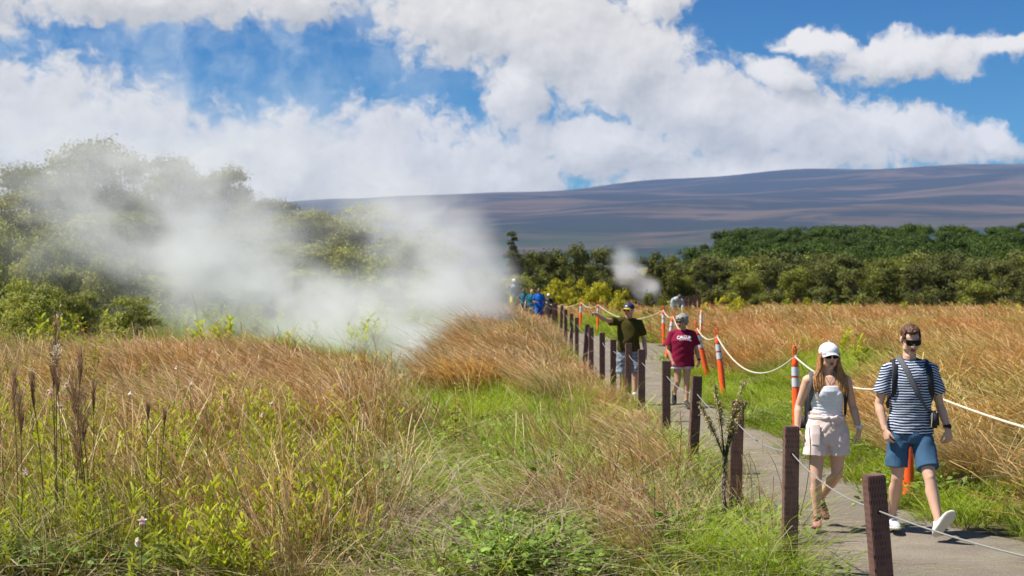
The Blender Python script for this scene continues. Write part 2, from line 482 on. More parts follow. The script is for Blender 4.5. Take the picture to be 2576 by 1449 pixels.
c = t.mix(t.smooth(t.math('ADD', wv2, t.math('MULTIPLY', wv, 0.5)), 0.85, 0.92, 0, 0.6), c, (0.030, 0.036, 0.032))
scrub = t.math('MULTIPLY', t.smooth(sz.outputs[2], 240, 60), t.smooth(t.noise(co, 0.004, 6, 0.7), 0.38, 0.58))
c = t.mix(t.math('MULTIPLY', scrub, 0.8), c, (0.030, 0.050, 0.030))
b = t.n('ShaderNodeBsdfDiffuse', None, Color=c)
t.n('ShaderNodeOutputMaterial', None, Surface=b)
M['lava'] = m
tag(link('mountain', grid_mesh('mountain', mx_, my_, mount), M['lava']), kind='structure')

def volbox(name, lo, hi):
    bm = bmesh.new(); c = [(a + b) / 2 for a, b in zip(lo, hi)]; s = [b - a for a, b in zip(lo, hi)]
    box(bm, (0, 0, 0), s)
    return link(name, bm_mesh(name, bm, False), None, None, c)

# the air between here and the mountain
hz = volbox('haze', (-12500, -600, -40), (12500, 9300, 960))
m, t = mat_new('blue_air')
pv = t.n('ShaderNodeVolumePrincipled', None, Color=(0.32, 0.53, 0.93, 1), Density=0.00005, Anisotropy=0.0)
t.n('ShaderNodeOutputMaterial', None, Volume=pv)
hz.data.materials.append(m)
tag(hz, kind='stuff')

# ------------------------------------------------------------------ steam
def steam(name, lo, hi, puffs, dens, nscale, drift=(0, 0, 0), thr=(0.40, 0.66), label=None, step=1.0, hazefac=0.0):
    o = volbox(name, lo, hi)
    m, t = mat_new(name + '_volume')
    co = t.n('ShaderNodeTexCoord').outputs['Object']
    wp = t.n('ShaderNodeTexNoise', None, Vector=co, Scale=nscale * 0.7, Detail=2.0).outputs[1]
    cw2 = t.vmath('ADD', co, t.vmath('MULTIPLY', t.vmath('SUBTRACT', wp, (0.5, 0.5, 0.5)), (2.2 / nscale * 0.3,) * 3))
    nz = t.n('ShaderNodeTexNoise', None, Vector=t.vmath('MULTIPLY', cw2, (1.0, 0.8, 1.25)), Scale=nscale, Detail=5.0, Roughness=0.55).outputs[0]
    acc = None
    cx = [(a + b) / 2 for a, b in zip(lo, hi)]
    for (p, r, k) in puffs:
        mp = t.n('ShaderNodeMapping', dict(vector_type='TEXTURE'), Vector=cw2, Location=tuple(a - c for a, c in zip(p, cx)), Scale=tuple(r))
        g = t.smooth(t.vmath('LENGTH', mp.outputs[0]), 1.0, 0.0, 0.0, k)
        acc = g if acc is None else t.math('ADD', acc, g)
    n = t.smooth(nz, thr[0], thr[1])
    d = t.math('MULTIPLY', t.math('MULTIPLY', acc, t.math('ADD', t.math('MULTIPLY', n, 1 - hazefac), hazefac)), dens)
    pv = t.n('ShaderNodeVolumePrincipled', None, Color=(0.965, 0.97, 0.965, 1), Density=d, Anisotropy=0.2)
    t.n('ShaderNodeOutputMaterial', None, Volume=pv)
    o.data.materials.append(m)
    m.cycles.volume_step_rate = step
    tag(o, label, None, None, 'stuff')
    return o

def pxp(px, py, s):          # point at photo position px,py at distance F/s
    return ((px - 1288) / s, F / s, EYE + (697 - py) / s)
def puff(px, py, s, rpx, rpy, depth, k):
    return (pxp(px, py, s), (rpx / s, depth, rpy / s), k)

steam('steam', (-19.5, 29, -0.6), (3.2, 56, 12.0), [
    puff(1010, 890, 102, 130, 120, 3.0, 2.4),
    puff(1150, 740, 86, 170, 190, 4.0, 2.2),
    puff(1080, 620, 84, 190, 200, 4.0, 0.9),
    puff(930, 800, 92, 270, 150, 4.0, 1.9),
    puff(700, 780, 86, 330, 170, 5.0, 1.5),
    puff(560, 660, 80, 300, 190, 6.0, 1.05),
    puff(1010, 560, 80, 270, 190, 5.0, 0.6),
    puff(420, 560, 80, 480, 360, 7.0, 0.32),
    puff(250, 430, 78, 560, 360, 7.0, 0.26),
    puff(760, 420, 78, 420, 260, 7.0, 0.18),
], 0.60, 0.46, thr=(0.45, 0.60), hazefac=0.14, step=1.0)

steam('steam', (3.0, 78, -0.2), (11.5, 92, 9.0), [
    puff(1625, 728, 42, 46, 44, 1.4, 2.2),
    puff(1585, 690, 42, 50, 46, 1.4, 1.6),
    puff(1570, 655, 42, 50, 45, 1.5, 0.7),
], 0.9, 0.8, thr=(0.35, 0.65), hazefac=0.3, step=1.0)
# ------------------------------------------------------------------ grasses and plants
SRC = bpy.data.collections.new("plant_sources")      # not linked to the scene; only instanced by the grass objects

def ribbons(P, W, side, r=None, t=None):
    """P (n,k,3) centre lines, W (n,k) half widths, side (n,3) -> verts, quads, t, r"""
    n, k, _ = P.shape
    s = side[:, None, :]
    a = P - s * W[..., None]; b = P + s * W[..., None]
    v = np.stack([a, b], 2).reshape(-1, 3)
    base = (np.arange(n) * k * 2)[:, None]
    j = np.arange(k - 1)[None, :] * 2
    q = np.stack([base + j, base + j + 1, base + j + 3, base + j + 2], -1).reshape(-1, 4)
    tt = np.repeat(np.linspace(0, 1, k)[None, :, None], n, 0).repeat(2, 2).reshape(-1) if t is None else np.repeat(t[..., None], 2, 2).reshape(-1)
    rr = np.repeat((rng.random(n) if r is None else r), k * 2)
    return v, q, tt, rr

def merge(parts):
    vs, qs, ts, rs, o = [], [], [], [], 0
    for v, q, t_, r_ in parts:
        vs.append(v); qs.append(q + o); ts.append(t_); rs.append(r_); o += len(v)
    return np.concatenate(vs), np.concatenate(qs), np.concatenate(ts), np.concatenate(rs)

def plant_mesh(name, parts, smooth=False):
    v, q, t_, r_ = merge(parts)
    return np_mesh(name, v, q, smooth, dict(t=t_, r=r_))

def unit(a): return a / np.maximum(np.linalg.norm(a, axis=-1, keepdims=True), 1e-6)

def stems(n, rad, h, hv, lean, lv, bend, w, k=6, tipw=0.5, plume=0.0, lean_dir=(-1, 0), spread=0.25, patch=None):
    base = rng.normal(0, rad, (n, 2))
    H = h * (1 + rng.normal(0, hv, n))
    ld = np.array(lean_dir) + rng.normal(0, lv, (n, 2))
    ld = ld / np.maximum(1.0, np.linalg.norm(ld, axis=1, keepdims=True) / 1.35)
    out = base * spread / max(rad, 1e-3)
    if patch:
        ang = rng.uniform(0, 6.283, patch[0]); rr0 = patch[1] * np.sqrt(rng.random(patch[0]))
        ci_ = rng.integers(0, patch[0], n)
        base = base + np.stack([np.cos(ang) * rr0, np.sin(ang) * rr0], -1)[ci_]
        H = H * rng.uniform(0.78, 1.15, patch[0])[ci_]
    u = np.linspace(0, 1, k)
    hor = (lean * u[None, :, None] * 0.5 + bend * (u ** 2.2)[None, :, None]) * ld[:, None, :] + out[:, None, :] * u[None, :, None]
    P = np.zeros((n, k, 3))
    P[..., :2] = base[:, None, :] + hor * H[:, None, None]
    P[..., 2] = u[None, :] * H[:, None] * (1 - 0.32 * (lean + bend) * u[None, :] ** 2)
    W = w * (1 - (1 - tipw) * u)[None, :] * (0.7 + 0.6 * rng.random(n))[:, None]
    if plume:
        W = W + plume * np.clip(1 - np.abs(u - 0.86) / 0.22, 0, 1)[None, :]
    a = rng.uniform(0, np.pi, n)
    side = np.stack([np.cos(a), np.sin(a) * 0.6, np.zeros(n)], -1)
    return ribbons(P, W, unit(side))

def leaves(C, D, L, Wd, up=None, droop=0.25, k=4, r=None, tv=None):
    """lance leaves: start points C, directions D (n,3), lengths L, half widths Wd"""
    n = len(C)
    u = np.linspace(0, 1, k)
    P = C[:, None, :] + D[:, None, :] * (L[:, None] * u[None, :])[..., None]
    P[..., 2] -= droop * L[:, None] * u[None, :] ** 2
    shape = np.array([0.25, 1.0, 0.8, 0.05]) if k == 4 else np.sin(np.pi * np.clip(u * 0.9 + 0.1, 0, 1))
    W = Wd[:, None] * shape[None, :]
    s = np.cross(D, np.array([0, 0, 1.0]) + rng.normal(0, 0.35, (n, 3)))
    t_ = np.repeat((rng.random(n) if tv is None else tv)[:, None], k, 1)
    return ribbons(P, W, unit(s), r=r, t=t_)

def src(name, me, mat):
    me.materials.append(mat)
    o = bpy.data.objects.new(name, me); SRC_cur.objects.link(o)
    return o
def newsrc(nm):
    global SRC_cur
    SRC_cur = bpy.data.collections.new(nm)
    return SRC_cur

c_dry = newsrc("dry_src")
for i in range(5):
    src(f"dry{i}", plant_mesh('d', [stems(360, 0.12, 0.70, 0.22, 0.35, 0.55, 0.42, 0.0030, 6, 0.7, 0.0040, spread=0.20, patch=(7, 0.36)),
                                    stems(150, 0.13, 0.36, 0.3, 0.2, 0.9, 0.6, 0.003, 4, 0.3, spread=0.5, patch=(7, 0.36))]), M['dry'])
c_dryfar = newsrc("dryfar_src")
for i in range(4):
    src(f"dryf{i}", plant_mesh('d', [stems(460, 0.17, 0.70, 0.22, 0.35, 0.5, 0.40, 0.0048, 5, 0.7, 0.0065, spread=0.20, patch=(9, 0.6)),
                                     stems(120, 0.2, 0.36, 0.3, 0.2, 0.9, 0.6, 0.006, 4, 0.3, spread=0.5, patch=(9, 0.6))]), M['dry'])
c_tuft = newsrc("tuft_src")
for i in range(4):
    src(f"tuft{i}", plant_mesh('d', [stems(80, 0.09, 0.74, 0.2, 0.35, 0.35, 0.42, 0.0021, 7, 0.7, 0.0034, spread=0.20),
                                    stems(30, 0.10, 0.36, 0.3, 0.2, 0.9, 0.6, 0.0024, 4, 0.3, spread=0.5)]), M['dry'])
c_gold = newsrc("gold_src")
for i in range(4):
    src(f"gold{i}", plant_mesh('g', [stems(380, 0.16, 0.52, 0.28, 0.35, 0.6, 0.38, 0.0042, 5, 0.6, 0.006, spread=0.22, patch=(9, 0.5)),
                                     stems(100, 0.2, 0.32, 0.3, 0.2, 0.9, 0.5, 0.005, 4, 0.3, spread=0.4, patch=(9, 0.5))]), M['gold'])
c_goldfar = newsrc("goldfar_src")
for i in range(4):
    src(f"goldf{i}", plant_mesh('g', [stems(420, 0.3, 0.48, 0.28, 0.35, 0.5, 0.38, 0.010, 4, 0.6, 0.012, spread=0.22, patch=(12, 1.1)),
                                     stems(100, 0.3, 0.32, 0.3, 0.2, 0.9, 0.5, 0.012, 3, 0.3, spread=0.4, patch=(12, 1.1))]), M['gold'])
c_stem = newsrc("stem_src")   # upright thin brown stalks, sparse
for i in range(5):
    src(f"stem{i}", plant_mesh('s', [stems(60, 0.14, 0.72, 0.25, 0.22, 0.6, 0.22, 0.0027, 6, 0.6, 0.0024, spread=0.3, patch=(4, 0.32)),
                                     stems(80, 0.16, 0.33, 0.4, 0.2, 1.2, 0.5, 0.0036, 4, 0.3, spread=0.8, patch=(4, 0.32))]), M['dry'])
c_green = newsrc("green_src")
for i in range(5):
    src(f"green{i}", plant_mesh('g', [stems(260, 0.13, 0.17, 0.45, 0.3, 1.4, 0.6, 0.0065, 4, 0.15, spread=0.7, patch=(5, 0.28)),
                                      stems(14, 0.12, 0.34, 0.3, 0.3, 0.9, 0.3, 0.0028, 4, 0.4, spread=0.4, patch=(5, 0.28))]), M['green'])
c_lawn = newsrc("lawn_src")
for i in range(3):
    src(f"lawn{i}", plant_mesh('g', [stems(320, 0.25, 0.22, 0.35, 0.3, 1.3, 0.5, 0.012, 3, 0.15, spread=0.5, patch=(6, 0.7))]), M['green'])
c_long = newsrc("long_src")   # long arching green blades
for i in range(3):
    src(f"long{i}", plant_mesh('g', [stems(60, 0.07, 0.50, 0.3, 0.3, 1.3, 0.75, 0.0055, 6, 0.1, spread=0.5)]), M['green'])

def weed(nst, h, sp, leafL, leafW, per):
    parts = []
    for q in range(nst):
        b = rng.normal(0, 0.09, 2); H = h * rng.uniform(0.6, 1.15)
        ln = rng.normal(0, 0.10, 2)
        u = np.linspace(0, 1, 6)
        P = np.zeros((1, 6, 3)); P[0, :, 0] = b[0] + ln[0] * u * H; P[0, :, 1] = b[1] + ln[1] * u * H; P[0, :, 2] = u * H
        rr = np.array([rng.random() * 0.85])
        parts.append(ribbons(P, np.full((1, 6), 0.003), np.array([[1.0, 0, 0]]), r=rr, t=np.zeros((1, 6))))
        nl = per
        uu_ = np.sort(rng.uniform(0.12, 1.0, nl)); a = np.arange(nl) * 2.5 + rng.uniform(0, 6)
        C = np.stack([b[0] + ln[0] * uu_ * H, b[1] + ln[1] * uu_ * H, uu_ * H], -1)
        D = unit(np.stack([np.cos(a), np.sin(a), 1.0 + 0.4 * uu_], -1))
        parts.append(leaves(C, D, leafL * rng.uniform(0.6, 1.2, nl), leafW * rng.uniform(0.7, 1.2, nl), droop=0.3,
                            r=np.repeat(rr, nl), tv=np.clip(uu_ + rng.normal(0, 0.15, nl), 0, 1)))
    return parts
c_weed = newsrc("weed_src")
for i in range(5): src(f"weed{i}", plant_mesh('w', weed(6, 0.58, 0.1, 0.12, 0.0085, 18)), M['weed'])
c_cover = newsrc("cover_src")
def cover(n, rad, h, L, Wd):
    parts = []
    c = rng.normal(0, rad, (n, 2)); z = rng.uniform(0.02, h, n)
    a = rng.uniform(0, 2 * np.pi, n)
    C = np.stack([c[:, 0], c[:, 1], z], -1)
    D = unit(np.stack([np.cos(a), np.sin(a), rng.uniform(0.0, 0.9, n)], -1))
    parts.append(leaves(C, D, L * rng.uniform(0.6, 1.3, n), Wd * rng.uniform(0.7, 1.2, n), droop=0.25))
    m_ = max(4, n // 8)
    P = np.zeros((m_, 4, 3)); idx = rng.integers(0, n, m_); u = np.linspace(0, 1, 4)
    P[..., :2] = c[idx][:, None, :] * (0.4 + 0.6 * u)[None, :, None]; P[..., 2] = z[idx][:, None] * u[None, :]
    parts.append(ribbons(P, np.full((m_, 4), 0.0022), np.tile(np.array([[1.0, 0, 0]]), (m_, 1)), t=np.zeros((m_, 4))))
    return parts
for i in range(4): src(f"cover{i}", plant_mesh('c', cover(130, 0.15, 0.22, 0.062, 0.016)), M['cover'])
c_dead = newsrc("dead_src")
for i in range(4):
    src(f"dead{i}", plant_mesh('c', [stems(48, 0.14, 0.24, 0.5, 0.2, 2.2, 0.9, 0.0042, 5, 0.5, spread=1.2)]), M['dead'])
c_thatch = newsrc("thatch_src")
for i in range(3):
    src(f"thatch{i}", plant_mesh('c', [stems(40, 0.16, 0.13, 0.5, 1.2, 2.2, 1.2, 0.0044, 4, 0.5, spread=1.6)]), M['thatch'])

# scatter ------------------------------------------------------------
def scatter(name, coll, pts, label=None, scl=(0.8, 1.2), turn=0.6, tilt=0.12):
    pts = np.asarray(pts)
    n = len(pts)
    if n == 0: return
    me = bpy.data.meshes.new(name)
    me.vertices.add(n)
    z = height(pts[:, 0], pts[:, 1]) - 0.01
    me.vertices.foreach_set('co', np.stack([pts[:, 0], pts[:, 1], z], -1).astype(np.float32).ravel())
    a = me.attributes.new('rot', 'FLOAT_VECTOR', 'POINT')
    rot = np.stack([rng.normal(0, tilt, n), rng.normal(0, tilt, n), rng.normal(0, turn, n) if turn < 3 else rng.uniform(0, 6.28, n)], -1)
    a.data.foreach_set('vector', rot.astype(np.float32).ravel())
    s = rng.uniform(scl[0], scl[1], n) * (pts[:, 2] if pts.shape[1] > 2 else 1.0)
    a = me.attributes.new('scl', 'FLOAT', 'POINT'); a.data.foreach_set('value', s.astype(np.float32))
    o = bpy.data.objects.new(name, me); COL.objects.link(o)
    g = bpy.data.node_groups.new(name + "_scatter", 'GeometryNodeTree')
    g.interface.new_socket('Geometry', in_out='INPUT', socket_type='NodeSocketGeometry')
    g.interface.new_socket('Geometry', in_out='OUTPUT', socket_type='NodeSocketGeometry')
    N = g.nodes
    gi = N.new('NodeGroupInput'); go = N.new('NodeGroupOutput')
    ci = N.new('GeometryNodeCollectionInfo'); ci.inputs['Collection'].default_value = coll
    ci.inputs['Separate Children'].default_value = True; ci.inputs['Reset Children'].default_value = True
    ip = N.new('GeometryNodeInstanceOnPoints'); ip.inputs['Pick Instance'].default_value = True
    ra = N.new('GeometryNodeInputNamedAttribute'); ra.data_type = 'FLOAT_VECTOR'; ra.inputs['Name'].default_value = 'rot'
    sa = N.new('GeometryNodeInputNamedAttribute'); sa.data_type = 'FLOAT'; sa.inputs['Name'].default_value = 'scl'
    ri = N.new('FunctionNodeRandomValue'); ri.data_type = 'INT'
    ri.inputs[4].default_value = 0; ri.inputs[5].default_value = 100
    e2r = N.new('FunctionNodeEulerToRotation')
    lk = g.links.new
    lk(gi.outputs[0], ip.inputs['Points']); lk(ci.outputs[0], ip.inputs['Instance'])
    lk(ra.outputs[0], e2r.inputs[0]); lk(e2r.outputs[0], ip.inputs['Rotation']); lk(sa.outputs[0], ip.inputs['Scale'])
    lk(ri.outputs[2], ip.inputs['Instance Index']); lk(ip.outputs[0], go.inputs[0])
    md = o.modifiers.new("scatter", 'NODES'); md.node_group = g
    tag(o, label, None, None, 'stuff')
    return o

def photo_uv(x, y):
    s = F / y
    return 1288 + x * s, 697 + EYE * s
def off_path(x, y, lo=0.0, hi=0.0):
    return (x < path_l(y) - lo) | (x > path_r(y) + hi)
def cand(n, y0, y1, margin=0.10, pw=1.0):
    """candidates over the field of view (a little wider), ~uniform over the ground area"""
    y = np.sqrt(rng.uniform(y0 ** 2, y1 ** 2, n)) if pw == 1.0 else y0 + (y1 - y0) * rng.random(n) ** pw
    x = (rng.uniform(-1, 1, n) * (0.36 + margin)) * y + rng.normal(0, 0.3, n)
    return x, y
def blob(u, v, cu, cv, ru, rv, soft=0.35):
    d = np.sqrt(((u - cu) / ru) ** 2 + ((v - cv) / rv) ** 2)
    return 1 - sstep(d, 1 - soft, 1 + soft)
def lump(x, y, f=0.8, seed=0.0):
    return 0.5 + 0.25 * (np.sin(x * f * 2.1 + seed + 1.7 * np.sin(y * f + seed)) + np.sin(y * f * 1.7 - seed * 2 + 1.3 * np.sin(x * f * 1.3)))

def weights(x, y):
    """how much of each plant grows at a place (fractions 0..1)"""
    u, v = photo_uv(x, y)
    left = x < path_l(y)
    W = {}
    near_fence = sstep(x, path_l(y) - 1.7, path_l(y) - 0.5) * left
    gc = np.maximum(blob(u, v, 1260, 1165, 340, 135), blob(u, v, 1120, 1280, 200, 80) * 0.8)   # the green tongue in the middle
    gl = blob(u, v, 90, 1215, 190, 85)                                                       # green at the left edge
    bare = np.maximum(blob(u, v, 1085, 1450, 150, 75), blob(u, v, 1020, 1340, 65, 50))
    mound = np.maximum(blob(u, v, 600, 1080, 400, 110), blob(u, v, 790, 1040, 130, 70))
    fencegrass = near_fence * np.where(y > 13.5, 1.0, 0.0)
    xl = np.interp(y, [9, 11, 14, 16.5, 21, 25.5, 28], [1.98, 1.88, 1.7, 1.42, 0.75, -0.2, -1.1])
    fencegrass = left * sstep(x, xl - 0.1, xl + 0.45) * np.where(y > 14.5, 1.0, 0.55) * (y > 10.8)
    rise = left * sstep(y, 23.5, 26) * sstep(x, -1.6, -0.5)
    tallr = blob(u, v, 1560, 1270, 130, 110)
    lump1 = lump(x, y, 1.3, 0.4)
    wl = 1 - sstep(u, 860, 1010)            # the stalky left part of the foreground
    W['dry'] = np.where(left, np.clip(0.95 * mound + 0.9 * rise + 0.8 * fencegrass, 0, 1) * (1 - 0.92 * gc * (x < xl)) * (1 - bare) * (1 - 0.6 * gl), 0)
    W['dry'] = W['dry'] * np.where(left & (y > 31) & (x < -1.6), 0.0, 1) * (1 - blob(u, v, 1000, 985, 95, 75) * (y > 22))
    W['stem'] = np.where(left & (y < 31), (0.85 * wl + 0.05 * (1 - wl) * (lump1 > 0.45)) * (1 - bare) * (1 - mound * 0.5) * (1 - 0.5 * gl), 0)
    W['weed'] = np.where(left & (y < 28), wl * (0.25 + 0.75 * (lump(x, y, 1.9, 3.0) > 0.45)) * (0.4 + 0.6 * blob(u, v, 560, 1300, 520, 200)) * (1 - 0.6 * mound * (v < 1080)), 0)
    W['green'] = np.where(left, np.clip(1.0 * gc + 1.0 * gl + 0.42 - 0.22 * (u > 950) * (v > 1230) * (u < 1650) + 0.45 * blob(u, v, 1750, 1420, 300, 120) - 0.5 * mound, 0, 1) * (1 - 0.9 * bare) * (1 - 0.8 * rise), 0)
    W['cover'] = np.where(left & (y < 19), (0.30 * (u > 900) + 0.95 * blob(u, v, 960, 1290, 120, 75) + 0.9 * blob(u, v, 1330, 1450, 240, 80) + 0.5 * blob(u, v, 1620, 1290, 90, 60) + 0.5 * blob(u, v, 1330, 1225, 190, 40)
                  + 0.7 * blob(u, v, 120, 1470, 500, 60)) * (1 - 0.8 * bare), 0)
    W['dead'] = np.where(left & (y < 18), 0.55 * (u > 900) * (lump(x, y, 2.6, 1.0) > 0.42) + 0.85 * blob(u, v, 1330, 1350, 190, 55) + 0.4 * blob(u, v, 1000, 1330, 330, 120) + 0.25 * (lump(x, y, 2.1, 5) > 0.55), 0) * (1 - 0.8 * gc)
    return W, u, v, left

def pick(n, y0, y1, key, pw=1.0, bord=0.05, margin=0.08):
    x, y = cand(n, y0, y1, margin, pw)
    Wt, u, v, left = weights(x, y)
    k = (rng.random(n) < Wt[key]) & off_path(x, y, bord, bord)
    if key == 'dry':
        sc_ = np.where(left, 0.58 + 0.42 * sstep(path_l(y) - x, 0.5, 2.4), 1.0)
        k &= (path_l(y) - x > 0.12 + 0.2 * (y > 24))
        return np.stack([x[k], y[k], sc_[k]], -1)
    return np.stack([x[k], y[k]], -1)

def lab(o, s): o["label"] = s
near = 9.6
scatter('dry_grass', c_dry, pick(1250, near, 24, 'dry'), 'tall rust coloured dry grass bent to the left, between the viewpoint and the fence', (0.75, 1.2), 0.5)
scatter('far_dry_grass', c_dryfar, pick(3600, 24, 66, 'dry'), 'rust coloured dry grass on the rise left of the fence, running back to the steam', (0.75, 1.2), 0.5)
scatter('dry_stalk_grass', c_stem, pick(1800, near, 31, 'stem'), 'thin upright brown grass stalks mixed through the left foreground', (0.7, 1.25), 0.6)
scatter('yellow_green_weeds', c_weed, pick(3900, near, 28, 'weed'), 'bright yellow green leafy stems among the brown stalks at lower left', (0.7, 1.3), 4)
scatter('green_grass', c_green, pick(6500, near, 40, 'green'), 'short bright green grass carpeting the middle of the meadow', (0.8, 1.35), 4)
scatter('ground_cover_plants', c_cover, pick(2300, near, 19, 'cover'), 'low creeping broad leaved plants around the bare patch', (0.8, 1.3), 4)
scatter('dead_twigs', c_dead, pick(2600, near, 18, 'dead'), 'grey brown tangle of dead twigs and old stems', (0.7, 1.3), 4)
xx, y_ = cand(2400, near, 20); k = (xx < path_l(y_) - 0.1)
scatter('fallen_straw', c_thatch, np.stack([xx[k], y_[k]], -1), 'flattened pale straw lying on the soil', (0.8, 1.4), 4)
# long arching green tussock at the left edge and green tufts at the fence foot
tuss = []
for (u0, v0, n0, ru, rv) in ((130, 1400, 26, 150, 40), (1900, 1490, 12, 80, 20), (1740, 1440, 8, 50, 20), (2040, 1510, 4, 20, 10)):
    for q in range(n0):
        gx, gy = ground_xy(u0 + random.gauss(0, ru * .6), v0 + random.gauss(0, rv * .6)); tuss.append((gx, gy))
tuss = np.array(tuss); tuss = tuss[(tuss[:, 1] > 10.0) & (tuss[:, 0] < path_l(tuss[:, 1]) + 0.05)]
scatter('arching_grass', c_long, tuss, 'long arching green grass blades in tussocks', (0.6, 1.1), 4)

# right-hand meadow
n = 9000
x, y = cand(n, 9.5, 112, 0.09); u, v = photo_uv(x, y)
right = x > path_r(y) + 0.25
grn = np.maximum.reduce([blob(u, v, 2140, 970, 230, 66), blob(u, v, 1510, 848, 200, 44) * (x < 7.5), sstep(-(x - path_r(y)), -1.15, -0.5) * (y < 40), blob(u, v, 2480, 1330, 200, 70), blob(u, v, 2010, 1070, 90, 60)])
bare_r = np.maximum(blob(u, v, 2560, 1230, 120, 100), blob(u, v, 2460, 1100, 90, 30) * 0.9)
edgeg = sstep(y, 88, 100) * 0.75
kg = right & (x > path_r(y) + 0.9) & (rng.random(n) < (1 - grn) * (1 - bare_r) * (1 - edgeg) * np.where(y < 16, 0.35, np.where(y < 30, 0.62, 0.95)))
kg &= (y > 45)
scatter('far_meadow_grass', c_goldfar, np.stack([x[kg], y[kg]], -1), 'golden brown dry grass filling the far part of the meadow right of the trail', (0.75, 1.2), 0.5)
x, y = cand(3300, 9.5, 48, 0.09); u, v = photo_uv(x, y)
grn = np.maximum.reduce([blob(u, v, 2140, 970, 230, 66), blob(u, v, 1510, 848, 200, 44) * (x < 7.5), sstep(-(x - path_r(y)), -1.15, -0.5) * (y < 40), blob(u, v, 2480, 1330, 200, 70), blob(u, v, 2010, 1070, 90, 60)])
bare_r = np.maximum(blob(u, v, 2560, 1230, 120, 100), blob(u, v, 2460, 1100, 90, 30) * 0.9)
kg = (x > path_r(y) + 1.0) & (rng.random(len(x)) < (1 - grn) * (1 - bare_r) * np.where(y < 16, 0.35, np.where(y < 30, 0.62, 0.95)))
scatter('golden_meadow_grass', c_gold, np.stack([x[kg], y[kg]], -1), 'golden brown dry grass in the nearer meadow right of the trail', (0.75, 1.2), 0.5)
n = 4200
x, y = cand(n, 9.5, 34, 0.08); u, v = photo_uv(x, y); right = x > path_r(y) + 0.02
grn = np.maximum.reduce([blob(u, v, 2140, 970, 230, 66), sstep(-(x - path_r(y)), -1.5, -0.5), blob(u, v, 2480, 1330, 200, 70), blob(u, v, 2010, 1070, 90, 60)]) * (1 - 0.9 * blob(u, v, 2560, 1215, 110, 75))
k = right & (rng.random(n) < np.clip(grn, 0.12, 1))
scatter('trailside_grass', c_green, np.stack([x[k], y[k]], -1), 'green grass edging the right side of the trail', (0.6, 1.15), 4)
k2 = right & (rng.random(n) < grn * 0.16) & (y < 22)
scatter('trailside_herbs', c_cover, np.stack([x[k2], y[k2]], -1), 'low leafy herbs beside the right edge of the trail', (0.9, 1.5), 4)
k3 = right & (rng.random(n) < 0.07) & (y < 24)
scatter('dead_brush', c_dead, np.stack([x[k3], y[k3]], -1), 'dry brush and dead stems right of the trail', (0.9, 1.7), 4)
n = 5500
x, y = cand(n, 34, 112, 0.09); u, v = photo_uv(x, y)
lw = np.maximum.reduce([blob(u, v, 1480, 838, 170, 20) * (x < 7.5), blob(u, v, 2140, 970, 230, 66), sstep(-(x - path_r(y)), -1.3, -0.4), 0.8 * sstep(y, 86, 98)])
k = (x > path_r(y) + 0.05) & (rng.random(n) < lw)
lft = (x < -1.6) & (rng.random(n) < 0.8)
scatter('far_green_grass', c_lawn, np.stack([x[k | lft], y[k | lft]], -1), 'bright green grass beyond the trail fork and below the woods', (0.9, 1.5), 4)
# distinct tall tufts of dry grass standing out on the right and near the fence
tf = []
for (u0, v0, n0, ru, rv) in ((2440, 1235, 20, 62, 20), (2330, 1190, 8, 60, 20), (1600, 1330, 6, 50, 20), (1600, 1480, 5, 80, 22), (1190, 1500, 3, 40, 12), (1640, 1240, 8, 40, 20), (1660, 1400, 5, 60, 20), (1440, 1340, 3, 60, 20), (1600, 1180, 9, 50, 20)):
    for q in range(n0):
        gx, gy = ground_xy(u0 + random.gauss(0, ru * .6), v0 + random.gauss(0, rv * .6)); tf.append((gx, gy))
tf = np.array(tf); tf = tf[off_path(tf[:, 0], tf[:, 1], 0.1, 0.2)]
tf = tf[tf[:, 1] > 10.0]
scatter('dry_grass_tufts', c_tuft, tf, 'taller separate tufts of dry reddish grass', (0.55, 0.95), 0.5)
# yellow-green flowering weeds behind
c_weedfar = newsrc("weedfar_src")
for i in range(3): src(f"weedfar{i}", plant_mesh('w', weed(6, 0.8, 0.2, 0.22, 0.028, 14)), M['weed'])
x, y = cand(2600, 28, 112, 0.08); u, v = photo_uv(x, y)
k = ((x > path_r(y) + 0.5) & (rng.random(len(x)) < 0.5 * sstep(y, 78, 95) + 0.02)) | ((x < -2.2) & (y > 31) & (rng.random(len(x)) < 0.45))
scatter('far_weeds', c_weedfar, np.stack([x[k], y[k]], -1), 'yellow green leafy weeds along the foot of the woods and behind the steam', (0.7, 1.3), 4)

# pebbles (stuff)
c_peb = newsrc("pebble_src")
for i in range(4):
    me = pebble_mesh(i); me.materials.append(M['stone'])
    o = bpy.data.objects.new("pebble", me); c_peb.objects.link(o)
n = 5200
y = rng.uniform(8.5, 34, n); fr = rng.random(n); x = path_l(y) * (1 - fr) + path_r(y) * fr
pe = scatter('pebbles', c_peb, np.stack([x, y, rng.lognormal(-4.9, 0.45, n)], -1), 'small loose stones on the trail', (0.8, 1.2), 4)
# ------------------------------------------------------------------ trees
def tube_np(pts, rads, n=6):
    pts = np.asarray(pts); T = np.gradient(pts, axis=0); T = unit(T)
    s = unit(np.cross(T, np.array([0.3, 1.0, 0.2]))); u = np.cross(T, s)
    a = np.linspace(0, 2 * np.pi, n, endpoint=False)
    ring = pts[:, None, :] + (s[:, None, :] * np.cos(a)[None, :, None] + u[:, None, :] * np.sin(a)[None, :, None]) * np.asarray(rads)[:, None, None]
    v = ring.reshape(-1, 3); k = len(pts)
    i = np.arange(n)[None, :] + np.arange(k - 1)[:, None] * n
    j = (np.arange(n) + 1)[None, :] % n + np.arange(k - 1)[:, None] * n
    q = np.stack([i, j, j + n, i + n], -1).reshape(-1, 4)
    return v, q, np.zeros(len(v)), np.zeros(len(v))

